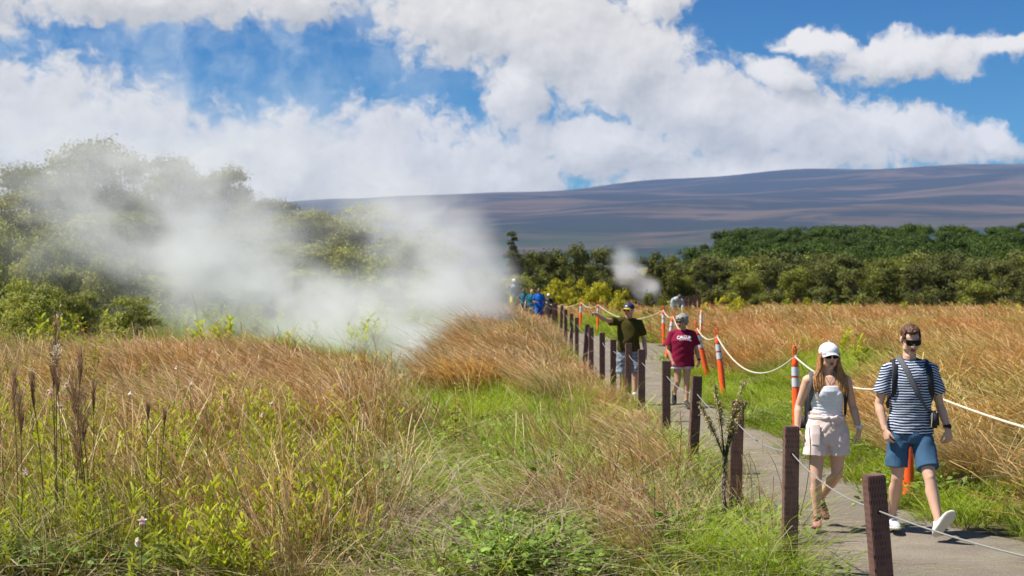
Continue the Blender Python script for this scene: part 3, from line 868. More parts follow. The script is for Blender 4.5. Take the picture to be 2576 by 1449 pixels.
def tree_proto(seed, H, wid, nclus, leaf, per, base=0.15, clus=(0.45, 0.9), top_bias=0.0, tr=0.16):
    """returns (trunk mesh, crown mesh): irregular crown of many leaf clumps at branch ends"""
    g = np.random.default_rng(seed)
    wood = []
    bend = g.normal(0, 0.12, 2)
    def trunk_at(z): return np.array([bend[0] * z * z / H, bend[1] * z * z / H, z])
    zz = np.linspace(-0.15, H * 0.86, 9)
    wood.append(tube_np([trunk_at(z) for z in zz], tr * (1 - zz / H * 0.85), 7))
    C, Rr_ = [], []
    nl_ = 7 if wid > 1 else 3
    lobes = [(g.uniform(0, 6.28), g.uniform(base + .15, 0.82) * H, g.uniform(0.25, 0.68) * wid) for _ in range(nl_)]
    for c in range(nclus):
        if g.random() < 0.5:
            la, lz, lr = lobes[g.integers(0, nl_)]
            p = np.array([math.cos(la) * lr, math.sin(la) * lr, lz]) + g.normal(0, 1, 3) * np.array([0.2 * wid, 0.2 * wid, 0.06 * H])
        else:
            z = H * (base + (1 - base) * g.random() ** 0.95)
            prof = max(0.0, 1 - max(0.0, (z / H - 0.5) / 0.52) ** 2.2) ** 0.6 * (0.75 + 0.25 * min(1, z / H / 0.4))
            a = g.uniform(0, 6.28); rr_ = wid * prof * g.random() ** 0.6
            p = np.array([math.cos(a) * rr_, math.sin(a) * rr_, z])
        p[2] = min(max(p[2], H * base), H * 0.90)
        p[:2] += trunk_at(p[2])[:2]
        C.append(p); Rr_.append(g.uniform(*clus))
        if c % 2 == 0:
            z0 = max(0.1 * H, p[2] * g.uniform(0.4, 0.7)); a0 = trunk_at(z0)
            mid = (a0 + p) / 2 + g.normal(0, 0.15, 3) + np.array([0, 0, -0.1])
            wood.append(tube_np([a0, mid, p], [tr * 0.38, tr * 0.24, tr * 0.08], 5))
    C = np.array(C); Rr_ = np.array(Rr_)
    n = nclus * per
    idx = np.repeat(np.arange(nclus), per)
    d = unit(g.normal(0, 1, (n, 3))); d[:, 2] = np.abs(d[:, 2]) * 0.9 - 0.25; d = unit(d)
    rad = Rr_[idx] * (0.45 + 0.6 * g.random(n)) * (1 + 0.25 * np.sin(d[:, 0] * 5 + idx) * np.sin(d[:, 2] * 6 + idx * 2))
    P = C[idx] + d * rad[:, None] * np.array([1.1, 1.1, 0.95])
    nrm = unit(d + g.normal(0, 0.55, (n, 3)))
    t1 = unit(np.cross(nrm, g.normal(0, 1, (n, 3)))); t2 = np.cross(nrm, t1)
    L = leaf * g.uniform(0.6, 1.3, n)[:, None]
    quad = np.stack([P - t1 * L, P - t2 * L * 0.55, P + t1 * L, P + t2 * L * 0.55], 1)
    v = quad.reshape(-1, 3); q = np.arange(n * 4).reshape(-1, 4)
    cl = g.random(nclus)
    r_ = np.repeat(np.clip(0.75 * cl[idx] + 0.25 * g.random(n), 0, 1), 4)
    t_ = np.repeat(np.clip(0.3 + 0.7 * g.random(n), 0, 1), 4)
    return plant_mesh('trunk', wood, True), np_mesh('crown', v, q, False, dict(t=t_, r=r_))

PROTO = {}
def proto(key, matname, *a, **kw):
    tm, cm = tree_proto(*a, **kw)
    tm.materials.append(M['bark']); cm.materials.append(M[matname])
    PROTO[key] = (tm, cm)
for i in range(4): proto(('big', i), 'ohia', 20 + i, 9.5, 2.6, 90, 0.085, 230, 0.10, (0.55, 1.05), tr=0.19)
for i in range(2): proto(('slim', i), 'ohia_r', 30 + i, 8.0, 0.75, 26, 0.085, 260, 0.3, (0.3, 0.6), tr=0.10)
for i in range(3): proto(('scrub', i), 'bushy', 40 + i, 4.2, 1.7, 36, 0.085, 230, 0.04, (0.4, 0.75), tr=0.09)
for i in range(3): proto(('ohia_small', i), 'ohia_r', 50 + i, 4.6, 1.7, 40, 0.085, 230, 0.06, (0.4, 0.75), tr=0.11)
for i in range(3): proto(('dark', i), 'forest', 60 + i, 7.0, 2.6, 44, 0.14, 230, 0.25, (0.7, 1.15), tr=0.2)
for i in range(3): proto(('lbush', i), 'lightbush', 90 + i, 4.2, 1.7, 40, 0.085, 230, 0.04, (0.4, 0.75), tr=0.09)
for i in range(2): proto(('bush', i), 'bushy', 70 + i, 1.5, 0.95, 22, 0.055, 230, 0.05, (0.25, 0.42), tr=0.04)
for i in range(2): proto(('ybush', i), 'yellowbush', 80 + i, 1.5, 1.1, 22, 0.06, 200, 0.05, (0.25, 0.42), tr=0.04)
NAT = dict(big=9.5, slim=8.0, scrub=4.2, ohia_small=4.6, dark=7.0, lbush=4.2, bush=1.5, ybush=1.5)
NATW = dict(big=3.3, slim=1.2, scrub=2.3, ohia_small=2.3, dark=3.5, lbush=2.3, bush=1.3, ybush=1.45)

def plant_tree(kind, i, px, s, top, wpx=None, name='ohia_tree', label='', cat='tree', group=None, seed=0):
    """tree whose trunk stands at photo column px, distance F/s, reaching up to photo row top"""
    tm, cm = PROTO[(kind, i)]
    x, y = at(px, s); z = float(height(x, y))
    Hn = EYE + (697 - top) / s - z
    sz_ = Hn / NAT[kind]
    sx = (wpx / 2 / s) / NATW[kind] if wpx else sz_
    o = empty(name, label, cat, (x, y, z - 0.05), random.uniform(0, 6.28), group)
    o.scale = (sx, sx, sz_)
    link('trunk', tm, None, o); link('crown', cm, None, o)
    return o

G_L = 'tall trees behind the steam on the left'
LT = [  # px, s, top, width, kind, idx, label
    (10, 50, 462, 210, 'big', 0, 'olive leafed tree cut off by the left edge of the view, behind the bushes'),
    (112, 49, 400, 190, 'big', 1, 'olive tree just left of the tallest crown, its rounded top a little lower'),
    (196, 47, 342, 210, 'big', 2, 'tallest tree of the grove, its domed crown highest on the left'),
    (288, 46.5, 352, 190, 'big', 3, 'second tallest tree, fused to the right side of the domed tallest crown'),
    (345, 46, 392, 70, 'slim', 0, 'thin bare topped tree poking up between the tallest crowns and the pale green one'),
    (418, 47.5, 376, 130, 'big', 0, 'paler green tree in the steam with a small raised knob at its top left'),
    (495, 47, 408, 160, 'big', 1, 'broad hazy tree left of the dark pointed tree, half hidden by steam'),
    (604, 46, 408, 110, 'big', 1, 'dark tree with a pointed stepped top at the right end of the tall grove'),
    (550, 45.5, 432, 130, 'big', 2, 'hazy rounded tree directly left of and touching the dark pointed tree'),
    (640, 47.5, 488, 120, 'big', 3, 'lower shoulder tree against the right side of the dark pointed tree'),
    (742, 48, 492, 90, 'slim', 1, 'small tree with a tufted top in the gap between the two groves'),
    (800, 50, 520, 170, 'big', 1, 'mid height tree left of the round crown above the thick steam'),
    (878, 49, 492, 190, 'big', 2, 'round crowned tree rising right of the gap above the thick steam'),
    (560, 52, 560, 220, 'big', 3, 'steam veiled tree in front of the pointed dark tree'),
    (330, 54, 520, 260, 'big', 0, 'broad tree low in front of the two tallest crowns, washed out by steam'),
    (680, 55, 600, 200, 'big', 1, 'low broad tree under the gap between the groves, dim in the steam'),
    (1140, 44, 560, 110, 'slim', 0, 'faint thin crowned tree alone in the steam right of the groves'),
]
for (px, s, top, wpx, kd, ix, lb) in LT:
    plant_tree(kd, ix, px, s, top, wpx * (1.65 if kd == 'big' else 1.2), 'ohia_tree', lb, 'tree', G_L)
# undergrowth on the left
LB = [
    (-60, 60, 520, 260, 'lbush', 1, 'tall shrub half outside the left edge of the view'),
    (185, 60, 560, 280, 'lbush', 1, 'wide shrub filling in under the domed tallest crown'),
    (60, 94, 735, 190, 'lbush', 1, 'lowest front shrub behind the left plumes'),
    (310, 88, 742, 200, 'lbush', 2, 'low front shrub where the steam begins to thicken'),
    (-20, 66, 560, 190, 'lbush', 0, 'yellow green shrub at the very left edge below the trees'),
    (70, 70, 600, 170, 'lbush', 1, 'leafy shrub second from the left edge below the trees'),
    (155, 66, 590, 190, 'lbush', 2, 'bright leafy shrub under the tallest tree'),
    (240, 70, 640, 170, 'lbush', 0, 'low shrub just right of the one under the tallest tree'),
    (330, 66, 650, 200, 'lbush', 1, 'pale shrub at the left rim of the thick steam'),
    (430, 62, 640, 200, 'lbush', 2, 'shrub almost lost in the thick steam below the pale green tree'),
    (20, 84, 700, 170, 'lbush', 2, 'front shrub at the left edge behind the plumed grasses'),
    (120, 86, 715, 150, 'lbush', 0, 'front shrub straight behind the tallest dark plume'),
    (215, 84, 735, 150, 'lbush', 1, 'front shrub right of the tallest dark plume'),
    (800, 62, 680, 220, 'lbush', 0, 'dark shrub showing faintly in a thin part of the steam'),
    (960, 60, 640, 160, 'lbush', 2, 'ghostly shrub right of the round crowned tree in the steam'),
]
for (px, s, top, wpx, kd, ix, lb) in LB:
    plant_tree(kd, ix, px, s, top, wpx, 'shrub', lb, 'shrub', 'shrubs below the left grove')

# right wood
RT = [
    (1296, 44, 566, 62, 'slim', 1, 'slender tree with a tufted top at the right edge of the big steam cloud'),
    (1345, 40, 628, 120, 'ohia_small', 0, 'first tree right of the slender tufted one'),
    (1395, 39, 622, 110, 'ohia_small', 1, 'olive tree above the blue shirted walker'),
    (1450, 40, 612, 130, 'ohia_small', 2, 'flat topped olive tree above the two distant orange posts'),
    (1520, 39, 620, 130, 'ohia_small', 0, 'olive tree left of the small steam plume'),
    (1572, 34, 640, 90, 'ohia_small', 1, 'distant tree behind the small steam plume'),
    (1632, 39, 632, 100, 'ohia_small', 2, 'lighter tree directly right of the small steam plume'),
    (1690, 38, 638, 110, 'scrub', 0, 'yellowish tree above the stooping figure in pale blue'),
    (1749, 38, 602, 44, 'slim', 0, 'thin spire shaped tree above the grey haired walker'),
    (1790, 38, 648, 130, 'ohia_small', 0, 'rounded tree to the right of the thin spire'),
    (1862, 40, 668, 130, 'scrub', 1, 'yellow green tree at the left end of the low front row'),
    (1935, 37, 650, 130, 'ohia_small', 1, 'grey green tree in the front row left of the walker with the white cap'),
    (2010, 39, 668, 120, 'scrub', 2, 'low bright tree above the orange post beside the white capped walker'),
    (2080, 37, 655, 130, 'ohia_small', 2, 'olive tree above the white cap of the near walker'),
    (2150, 38, 672, 120, 'ohia_small', 0, 'low olive tree between the two near walkers'),
    (2225, 36, 648, 130, 'scrub', 0, 'taller light tree left of the striped walker'),
    (2300, 38, 660, 130, 'ohia_small', 1, 'olive tree right above the hair of the striped walker'),
    (2375, 37, 668, 130, 'ohia_small', 2, 'dull green tree right of the striped walker'),
    (2450, 39, 690, 120, 'scrub', 1, 'low yellow green tree third from the right edge'),
    (2520, 37, 655, 130, 'ohia_small', 0, 'tall olive tree second from the right edge'),
    (2590, 38, 668, 130, 'ohia_small', 1, 'olive tree cut by the right edge of the view'),
]
for (px, s, top, wpx, kd, ix, lb) in RT:
    plant_tree(kd, ix, px, s, top, wpx, 'ohia_tree', lb, 'tree', 'front row of trees behind the meadow')
YB = [
    (1400, 50, 706, 100, 'ybush', 0, 'yellow flowering bush above the blue shirted walker'),
    (1450, 47, 700, 110, 'ybush', 1, 'yellow flowering bush behind the second distant orange post'),
    (1505, 49, 712, 110, 'ybush', 0, 'yellow bush just left of the pointing man'),
    (1555, 50, 728, 90, 'ybush', 1, 'low yellow bush behind the pointing man'),
    (1632, 58, 740, 42, 'bush', 0, 'small round dark green bush at the foot of the small steam plume'),
    (1668, 50, 757, 62, 'bush', 1, 'low bush half covering the stooping figure'),
    (1850, 47, 745, 110, 'ybush', 1, 'yellow green bush right of the pair of tiny orange posts'),
    (1915, 46, 742, 90, 'bush', 0, 'bush below the grey green tree at the meadow edge'),
    (2510, 120, 1000, 110, 'ybush', 0, 'yellow green mounded bush near the right edge in front of the meadow'),
    (2400, 105, 1002, 60, 'ybush', 1, 'small yellow green bush behind the rope near the right edge'),
]
for (px, s, top, wpx, kd, ix, lb) in YB:
    plant_tree(kd, ix, px, s, top, wpx, 'bush', lb, 'bush', None)

# the dark wood on the rising ground behind reads as one mass
c_for = newsrc("forest_src")
for i in range(3):
    tm, cm = PROTO[('dark', i)]
    o = bpy.data.objects.new("f", cm); c_for.objects.link(o)
x = rng.uniform(8, 130, 900); y = rng.uniform(112, 250, 900)
u, v = photo_uv(x, y)
k = (u < 2760) & (u > 1740 + (y - 112) * 0.35)
pts = np.stack([x[k], y[k], 0.62 + 0.0 * y[k]], -1)
fo = scatter('forest', c_for, pts, 'dense dark green wood on the low rise behind the meadow', (0.8, 1.25), 4, 0.05)
c_sc = newsrc("scrubwood_src")
for kd in (('ohia_small', 0), ('ohia_small', 1), ('ohia_small', 2), ('scrub', 0), ('scrub', 1)):
    o = bpy.data.objects.new("f", PROTO[kd][1]); c_sc.objects.link(o)
x = rng.uniform(-2, 70, 420); y = rng.uniform(98, 128, 420); u, v = photo_uv(x, y)
k = (u > 1320) & (u < 2760)
fade = np.where(u[k] < 1760, 0.72, 0.86)
scatter('scrub_wood', c_sc, np.stack([x[k], y[k], fade], -1), 'olive scrubby wood filling in behind the front row of trees', (0.75, 1.15), 4, 0.05)
c_lb = newsrc('leftwood_src')
for i in range(3):
    o = bpy.data.objects.new('f', PROTO[('lbush', i)][1]); c_lb.objects.link(o)
# low growth at the far left behind the trees
x = rng.uniform(-60, 2, 360); y = rng.uniform(68, 112, 360); u, v = photo_uv(x, y)
k = (u < 1345) & (u > -400)
scatter('left_undergrowth', c_lb, np.stack([x[k], y[k], np.where(u[k] > 1100, 0.45, 0.8)], -1), 'dense undergrowth below and behind the left grove', (0.7, 1.3), 4, 0.05)
# ------------------------------------------------------------------ fence posts, cable, orange posts, rope
def hz_(x, y): return float(height(x, y))

m, t = mat_new('brown_stained_timber')
co = t.n('ShaderNodeTexCoord').outputs['Object']
oi = t.n('ShaderNodeObjectInfo').outputs['Random']
gr = t.noise(t.vmath('MULTIPLY', co, (1.0, 1.0, 0.06)), 60, 5, 0.6)
sp_ = t.n('ShaderNodeSeparateXYZ', None, i0=co)
# rows of short incision slits, staggered
row = t.math('MULTIPLY', sp_.outputs[2], 26.0)
rowi = t.math('FLOOR', row); rf = t.math('FRACT', row)
hx = t.math('ADD', t.math('MULTIPLY', t.math('ADD', sp_.outputs[0], sp_.outputs[1]), 62.0), t.math('MULTIPLY', t.math('FRACT', t.math('MULTIPLY', rowi, 0.5)), 1.0))
hxf = t.math('ABSOLUTE', t.math('SUBTRACT', t.math('FRACT', hx), 0.5))
slit = t.math('MULTIPLY', t.smooth(hxf, 0.20, 0.08), t.math('MULTIPLY', t.smooth(rf, 0.15, 0.25), t.smooth(rf, 0.85, 0.75)))
slit = t.math('MULTIPLY', slit, t.smooth(t.noise(co, 14, 2), 0.35, 0.5))
c1 = t.mix(gr, (0.115, 0.058, 0.045), (0.185, 0.098, 0.075))
c1 = t.mix(t.smooth(t.noise(co, 7, 4, 0.6), 0.5, 0.75, 0, 0.7), c1, (0.075, 0.045, 0.038))
kk = t.math('ADD', 0.85, t.math('MULTIPLY', oi, 0.35))
c1 = t.vmath('SCALE', c1); t.put(c1.node.inputs['Scale'], kk)
c2 = t.mix(t.math('MULTIPLY', slit, 0.7), c1, (0.025, 0.016, 0.014))
b = t.n('ShaderNodeBsdfPrincipled', None, Base_Color=c2, Roughness=0.75)
b.inputs['Specular IOR Level'].default_value = 0.3
t.put(b.inputs['Normal'], t.n('ShaderNodeBump', None, Height=t.math('SUBTRACT', t.math('MULTIPLY', gr, 0.5), slit), Strength=0.8, Distance=0.004).outputs[0])
t.n('ShaderNodeOutputMaterial', None, Surface=b)
M['post'] = m
M['hole'] = pbr('dark_bore', (0.012, 0.01, 0.01), 0.9, 0.1)
M['cable'] = pbr('galvanised_wire_rope', (0.27, 0.26, 0.23), 0.55, 0.5, 0.4, 300, 0.2, 40)
M['rope'] = pbr('cream_rope', (0.60, 0.55, 0.42), 0.8, 0.2, 0.5, 220, 0.12, 30)
M['orange'] = pbr('orange_plastic', (0.95, 0.105, 0.012), 0.42, 0.5, 0.05, 20, 0.10, 5)
M['reflect'] = pbr('silver_reflective_sheet', (0.66, 0.70, 0.76), 0.35, 0.6, 0.1, 80, 0.08, 9)
M['rubber'] = pbr('black_rubber', (0.035, 0.036, 0.04), 0.7, 0.4, 0.3, 50, 0.3, 9)

POST_LABELS = [
    "nearest brown timber fence post, its base below the frame, grey wire leaving its front hole",
    "brown timber post standing in front of the white capped woman's hand, second from the viewpoint",
    "brown timber post directly behind the dark stemmed shrub, top hidden by its flower heads",
    "brown timber post just left of the small dark stemmed shrub",
    "brown timber post just left of the maroon shirted walker's bare legs",
    "brown timber post over the pointing man's hanging arm, rightmost of three in front of him",
    "brown timber post before the pointing man's belt, middle of three in front of him",
    "brown timber post at the pointing man's shorts, leftmost of three in front of him",
    "brown timber post first to the left of the three before the pointing man",
    "right hand post of a close pair, straight below the pointing man's elbow",
    "slightly leaning left hand post of a close pair, taller top behind its neighbour",
    "brown timber post just right of the second distant orange post's base",
    "brown timber post, foot in bright green grass, left of the second distant orange post",
    "brown timber post next right of the tall leaning one at the far fence turn",
    "tall looking leaning brown post where the far fence turns",
    "brown post immediately left of the leaning one, right half of a touching pair",
    "brown post forming the left half of the touching pair near the far fence turn",
    "brown post next right of the nearest distant orange post by the blue shirted walker",
    "dark far post between the stroller and the blue shirted walker",
    "farthest brown post, in front of the teal shirted woman's arm",
]
def post_mesh(h, w, hole_z, ca):
    bm = bmesh.new()
    box(bm, (0, 0, (h - 0.3) / 2), (w, w, h + 0.3))
    es = [e for e in bm.edges]
    bmesh.ops.bevel(bm, geom=es, offset=0.006, segments=2, affect='EDGES')
    return bm_mesh('post', bm, False)
POST_TOPS = []
PH = 1.13
for i, (px, s, lean) in enumerate(FENCE):
    x, y = at(px, s)
    x -= lean * PH * 0.0
    z0 = 0.0
    hv = PH
    W_ = 0.105 if i < 14 else 0.115
    bm = bmesh.new()
    box(bm, (0, 0, (hv - 0.3) / 2), (W_, W_, hv + 0.3))
    bmesh.ops.bevel(bm, geom=list(bm.edges), offset=0.005, segments=2, affect='EDGES')
    o = link('fence_post', bm_mesh('fence_post', bm, False), M['post'])
    # x is where the top stands: lean about the base
    o.location = (x - math.sin(lean) * hv, y, z0)
    o.rotation_euler = (random.gauss(0, 0.006), lean, random.gauss(0.02, 0.05))
    if i == 0: o.rotation_euler = (0.0, lean, 0.10)
    tag(o, POST_LABELS[i], 'post', 'brown timber posts of the cable fence')
    for sgn in (-1, 1):
        bm = bmesh.new(); bmesh.ops.create_cone(bm, cap_ends=True, segments=14, radius1=0.016, radius2=0.014, depth=0.004,
                                                matrix=Matrix.Translation((0, sgn * (W_ / 2 + 0.001), hv - 0.20)) @ Matrix.Rotation(R(90), 4, 'X'))
        if i < 10: link('cable_hole', bm_mesh('cable_hole', bm), M['hole'], o)
    mw = Matrix.Translation(o.location) @ o.rotation_euler.to_matrix().to_4x4()
    POST_TOPS.append((mw @ Vector((0, -W_ / 2 - 0.004, hv - 0.20)), mw @ Vector((0, W_ / 2 + 0.004, hv - 0.20))))
def hang(bm, a, b, sag, r, n=16, seg=6, lim=1):
    pts = []
    for k in range(n + 1):
        f_ = k / n; p = a.lerp(b, f_); p.z -= sag * 4 * f_ * (1 - f_); pts.append(p)
    loft(bm, pts, [r] * len(pts), side=(0, 0, 1), n=seg, cap='flat')
bm = bmesh.new()
# the near end runs on out of the frame to the right of the viewpoint
near_end = Vector((2.62, 6.3, 0.93))
hang(bm, near_end, POST_TOPS[0][0], 0.03, 0.0052)
for i in range(len(POST_TOPS) - 1):
    hang(bm, POST_TOPS[i][1], POST_TOPS[i + 1][0], 0.055, 0.0052)
    hang(bm, POST_TOPS[i][0], POST_TOPS[i][1], 0.0, 0.0052, 1)
tag(link('fence_cable', bm_mesh('fence_cable', bm), M['cable']), 'thin grey wire rope threaded through the brown timber posts along the trail', 'cable')

# orange delineator posts
def delineator():
    root = empty('delineator_post', 'x x x x', 'traffic post')
    bm = bmesh.new()
    prof = [(0.0, 0.062), (0.02, 0.060), (0.05, 0.056), (0.68, 0.050), (0.69, 0.047), (0.99, 0.044), (1.0, 0.0465), (1.03, 0.0465), (1.06, 0.040), (1.10, 0.030), (1.12, 0.024)]
    n = 20; rings = []
    for z, r in prof: rings.append([bm.verts.new((math.cos(k / n * 6.2832) * r, math.sin(k / n * 6.2832) * r, z + 0.035)) for k in range(n)])
    for a, b in zip(rings, rings[1:]):
        for k in range(n): bm.faces.new((a[k], a[(k + 1) % n], b[(k + 1) % n], b[k]))
    bm.faces.new(rings[0][::-1]); bm.faces.new(rings[-1])
    link('tube', bm_mesh('tube', bm), M['orange'], root)
    bm = bmesh.new()  # loop handle
    pts = [(-0.019, 0, 1.13), (-0.021, 0, 1.20), (-0.022, 0, 1.26), (-0.013, 0, 1.292), (0, 0, 1.30), (0.013, 0, 1.292), (0.022, 0, 1.26), (0.021, 0, 1.20), (0.019, 0, 1.13)]
    loft(bm, pts, [(0.013, 0.011)] * len(pts), side=(0, 1, 0), n=10)
    box(bm, (0, 0, 1.155), (0.036, 0.012, 0.05), None)
    link('loop_handle', bm_mesh('loop_handle', bm), M['orange'], root)
    for z0, z1 in ((0.745, 0.865), (0.895, 1.015)):
        bm = bmesh.new()
        bmesh.ops.create_cone(bm, cap_ends=False, segments=24, radius1=0.0515, radius2=0.0495, depth=z1 - z0, matrix=Matrix.Translation((0, 0, (z0 + z1) / 2)))
        link('reflective_band', bm_mesh('reflective_band', bm), M['reflect'], root)
    bm = bmesh.new()
    for z, r1, r2, d in ((0.012, 0.20, 0.195, 0.024), (0.030, 0.17, 0.10, 0.014)):
        bmesh.ops.create_cone(bm, cap_ends=True, segments=32, radius1=r1, radius2=r2, depth=d, matrix=Matrix.Translation((0, 0, z)))
    link('rubber_base', bm_mesh('rubber_base', bm), M['rubber'], root)
    return root
def copy_tree(o, parent=None):
    c = o.copy(); COL.objects.link(c); c.parent = parent
    for ch in list(o.children): copy_tree(ch, c)
    return c
DEL = [  # px base, s, lean sideways (top towards +x), extra z, label
    (1367, 56, 0.03, 0, "orange post with silver bands beside the blue shirted distant walker"),
    (1460, 60, 0.02, 0, "orange post on green grass, left of the one the man's fingers point across"),
    (1504, 64, 0.0, 0, "orange post just behind the pointing man's outstretched hand"),
    (1670, 78, -0.02, 0, "upright orange post between the pointing man and the grey haired woman"),
    (1677, 92, 0.15, 0, "orange post leaning right, half hidden behind the grey haired woman's shoulder"),
    (1764, 78, 0.0, 0, "orange post standing apart in the dry grass, behind and right of the grey haired woman"),
    (1783, 118, -0.24, 0, "strongly leaning orange post just right of the maroon shirt"),
    (1822, 138, -0.115, 0, "slightly leaning orange post right of the grey haired woman, base on the trail edge"),
    (2006, 184, -0.035, 0, "tall orange post left of the white capped woman, rope knotted at its neck"),
    (2286, 250, 0.0, 0, "orange post seen between the striped walker's legs on a black rubber base"),
    (3267, 490, 0.0, 0, "orange post beyond the right edge that holds the near end of the rope"),
    (1776, 42, 0.0, -0.32, "left one of the two tiny orange posts at the far side of the meadow"),
    (1785, 42, 0.04, -0.32, "right one of the two tiny orange posts at the far side of the meadow"),
]
NECK = []
d0 = delineator()
for i, (px, s, lean, dz, lb) in enumerate(DEL):
    o = d0 if i == 0 else copy_tree(d0)
    x, y = at(px, s)
    z = max(0.0, hz_(x, y)) + dz
    if 0 <= x - path_l(y) and x < path_r(y): z = 0.015
    else: z = hz_(x, y) + dz
    o.location = (x, y, z); o.rotation_euler = (random.gauss(0, 0.02), lean, random.uniform(-0.4, 0.4))
    tag(o, lb, 'traffic post', 'orange posts holding the rope along the trail')
    mw = Matrix.Translation(o.location) @ o.rotation_euler.to_matrix().to_4x4()
    NECK.append(mw @ Vector((0, 0, 1.155)))
ROPES = [(0, 1, 0.22, "pale rope sagging between the two farthest orange posts"),
         (1, 2, 0.16, "short pale rope behind the pointing man's hand"),
         (2, 3, 0.42, "long pale rope passing behind the pointing man's head"),
         (3, 4, 0.10, "rope dropping from the upright post towards the grey haired woman's face"),
         (4, 6, 0.30, "rope hidden mostly behind the grey haired woman"),
         (5, 6, 0.45, "rope rising from behind the grey hair to the post standing in dry grass"),
         (6, 7, 0.13, "thick pale rope between the strongly leaning post and its nearer neighbour"),
         (7, 8, 0.42, "deeply sagging pale rope left of the white capped woman"),
         (8, 9, 0.20, "pale rope running behind the white capped woman's shoulder to the striped walker"),
         (9, 10, 0.10, "pale rope running from behind the striped walker out of the right edge")]
for (a, b_, sag, lb) in ROPES:
    bm = bmesh.new()
    hang(bm, NECK[a], NECK[b_], sag, 0.012, 22, 8)
    for q in (a, b_):   # turns of rope round the neck
        bmesh.ops.create_uvsphere(bm, u_segments=10, v_segments=8, radius=0.028, matrix=Matrix.Translation(NECK[q] + Vector((0.012, -0.012, 0))) @ Matrix.Diagonal((1.1, 1.0, 0.9, 1)))
    tag(link('barrier_rope', bm_mesh('barrier_rope', bm), M['rope']), lb, 'rope', 'pale ropes slung between the orange posts')

# rusty brown boards beside the stooping figure far away
x, y = at(1737, 43)
sg = empty('board_fence', 'dark red brown board screen beside the stooping figure at the wood edge', 'board screen', (x, y, hz_(x, y)))
for k in range(5):
    bm = bmesh.new(); box(bm, (-0.5 + k * 0.25, 0, 0.8), (0.22, 0.03, 1.5), None, 0.004)
    link('board', bm_mesh('board', bm, False), M['post'], sg)
bm = bmesh.new(); box(bm, (0, 0.05, 1.2), (1.25, 0.05, 0.08)); box(bm, (0, 0.05, 0.5), (1.25, 0.05, 0.08))
link('rail', bm_mesh('rail', bm, False), M['post'], sg)

# ------------------------------------------------------------------ single plants
def add_np(name, parts, mat, parent, smooth=False):
    me = plant_mesh(name, parts, smooth)
    return link(name, me, mat, parent)
M['shrubstem'] = pbr('dark_rough_stem', (0.10, 0.075, 0.055), 0.9, 0.1, 0.5, 60, 0.3, 20)
M['floret'] = foliage('small_flower_heads', [(0.0, (0.36, 0.30, 0.13)), (1.0, (0.70, 0.58, 0.32))], 0.2, 0.4)
M['plume'] = foliage('dark_plume', [(0.0, (0.26, 0.16, 0.11)), (0.6, (0.34, 0.19, 0.13)), (1.0, (0.50, 0.33, 0.24))], 0.2, 0.35)
M['fluff'] = foliage('white_seed_fluff', [(0.0, (0.55, 0.48, 0.40)), (1.0, (0.80, 0.77, 0.70))], 0.4, 0.15)
M['stalk'] = foliage('pale_brown_stalk', [(0.0, (0.18, 0.17, 0.06)), (1.0, (0.30, 0.20, 0.10))], 0.1, 0.3)
M['petal'] = foliage('pink_white_petals', [(0.0, (0.85, 0.80, 0.84)), (1.0, (0.78, 0.42, 0.68))], 0.4, 0.1)

x, y = at(1822, 303)
sb = empty('flowering_shrub', 'small single stemmed shrub with dark stem and buff flower heads left of the cable fence', 'shrub', (x, y, hz_(x, y) - 0.02))
HS = EYE - (960 - 697) / 303.0 - hz_(x, y) + 0.02
def pth(*p): return np.array(p)
stemp = np.array([[0, 0, 0], [0.008, 0, 0.3], [-0.005, 0, 0.55], [0.012, 0, 0.80]])
wood = [tube_np(stemp, [0.017, 0.015, 0.013, 0.010], 8)]
lv, fl = [], []
TIPS = [(-0.20, 0.02, 1.20), (-0.15, -0.03, 1.10), (-0.075, 0.0, HS - 0.03), (-0.03, .04, 1.22), (0.05, -0.03, 1.08), (0.10, 0.02, 1.20), (0.165, 0.0, HS), (0.12, -0.04, 1.12), (0.19, 0.03, 1.22)]
for k_, tp in enumerate(TIPS):
    a0 = stemp[3] + (stemp[2] - stemp[3]) * rng.uniform(0, 0.6); tp = np.array(tp)
    mid = (a0 + tp) / 2 + np.array([-(tp[0]) * 0.12, 0, -0.03])
    wood.append(tube_np([a0, mid, tp], [0.0065, 0.005, 0.0025], 5))
    m_ = 70
    f_ = rng.random(m_)[:, None]
    C = np.where(f_ < 0.5, a0 + (mid - a0) * f_ * 2, mid + (tp - mid) * (f_ * 2 - 1))
    D = unit(rng.normal(0, 1, (m_, 3)) + np.array([0, 0, 0.7]))
    lv.append(leaves(C, D, rng.uniform(0.025, 0.055, m_), np.full(m_, 0.0035), droop=0.2))
    m_ = 300
    f_ = rng.uniform(0.35, 1.02, m_)[:, None]
    C = mid + (tp - mid) * f_ + rng.normal(0, 0.016, (m_, 3)) * (1.3 - f_ * 0.7)
    D = unit(rng.normal(0, 1, (m_, 3)))
    fl.append(leaves(C, D, rng.uniform(0.010, 0.018, m_), np.full(m_, 0.005), droop=0.0))
m_ = 420   # withered leaves clinging to the lower stem
zz = rng.uniform(0.12, 0.80, m_); C = np.stack([np.interp(zz, stemp[:, 2], stemp[:, 0]), 0 * zz, zz], -1)
a = rng.uniform(0, 6.28, m_); D = unit(np.stack([np.cos(a), np.sin(a), rng.uniform(-1.3, -0.1, m_)], -1))
add_np('stem', wood, M['shrubstem'], sb, True)
add_np('withered_leaves', [leaves(C, D, rng.uniform(0.025, 0.05, m_), np.full(m_, 0.004), droop=0.4)], M['dead'], sb)
m_ = 60; zz = rng.uniform(0.5, 0.85, m_); C = np.stack([0 * zz + 0.005, 0 * zz, zz], -1); a = rng.uniform(0, 6.28, m_)
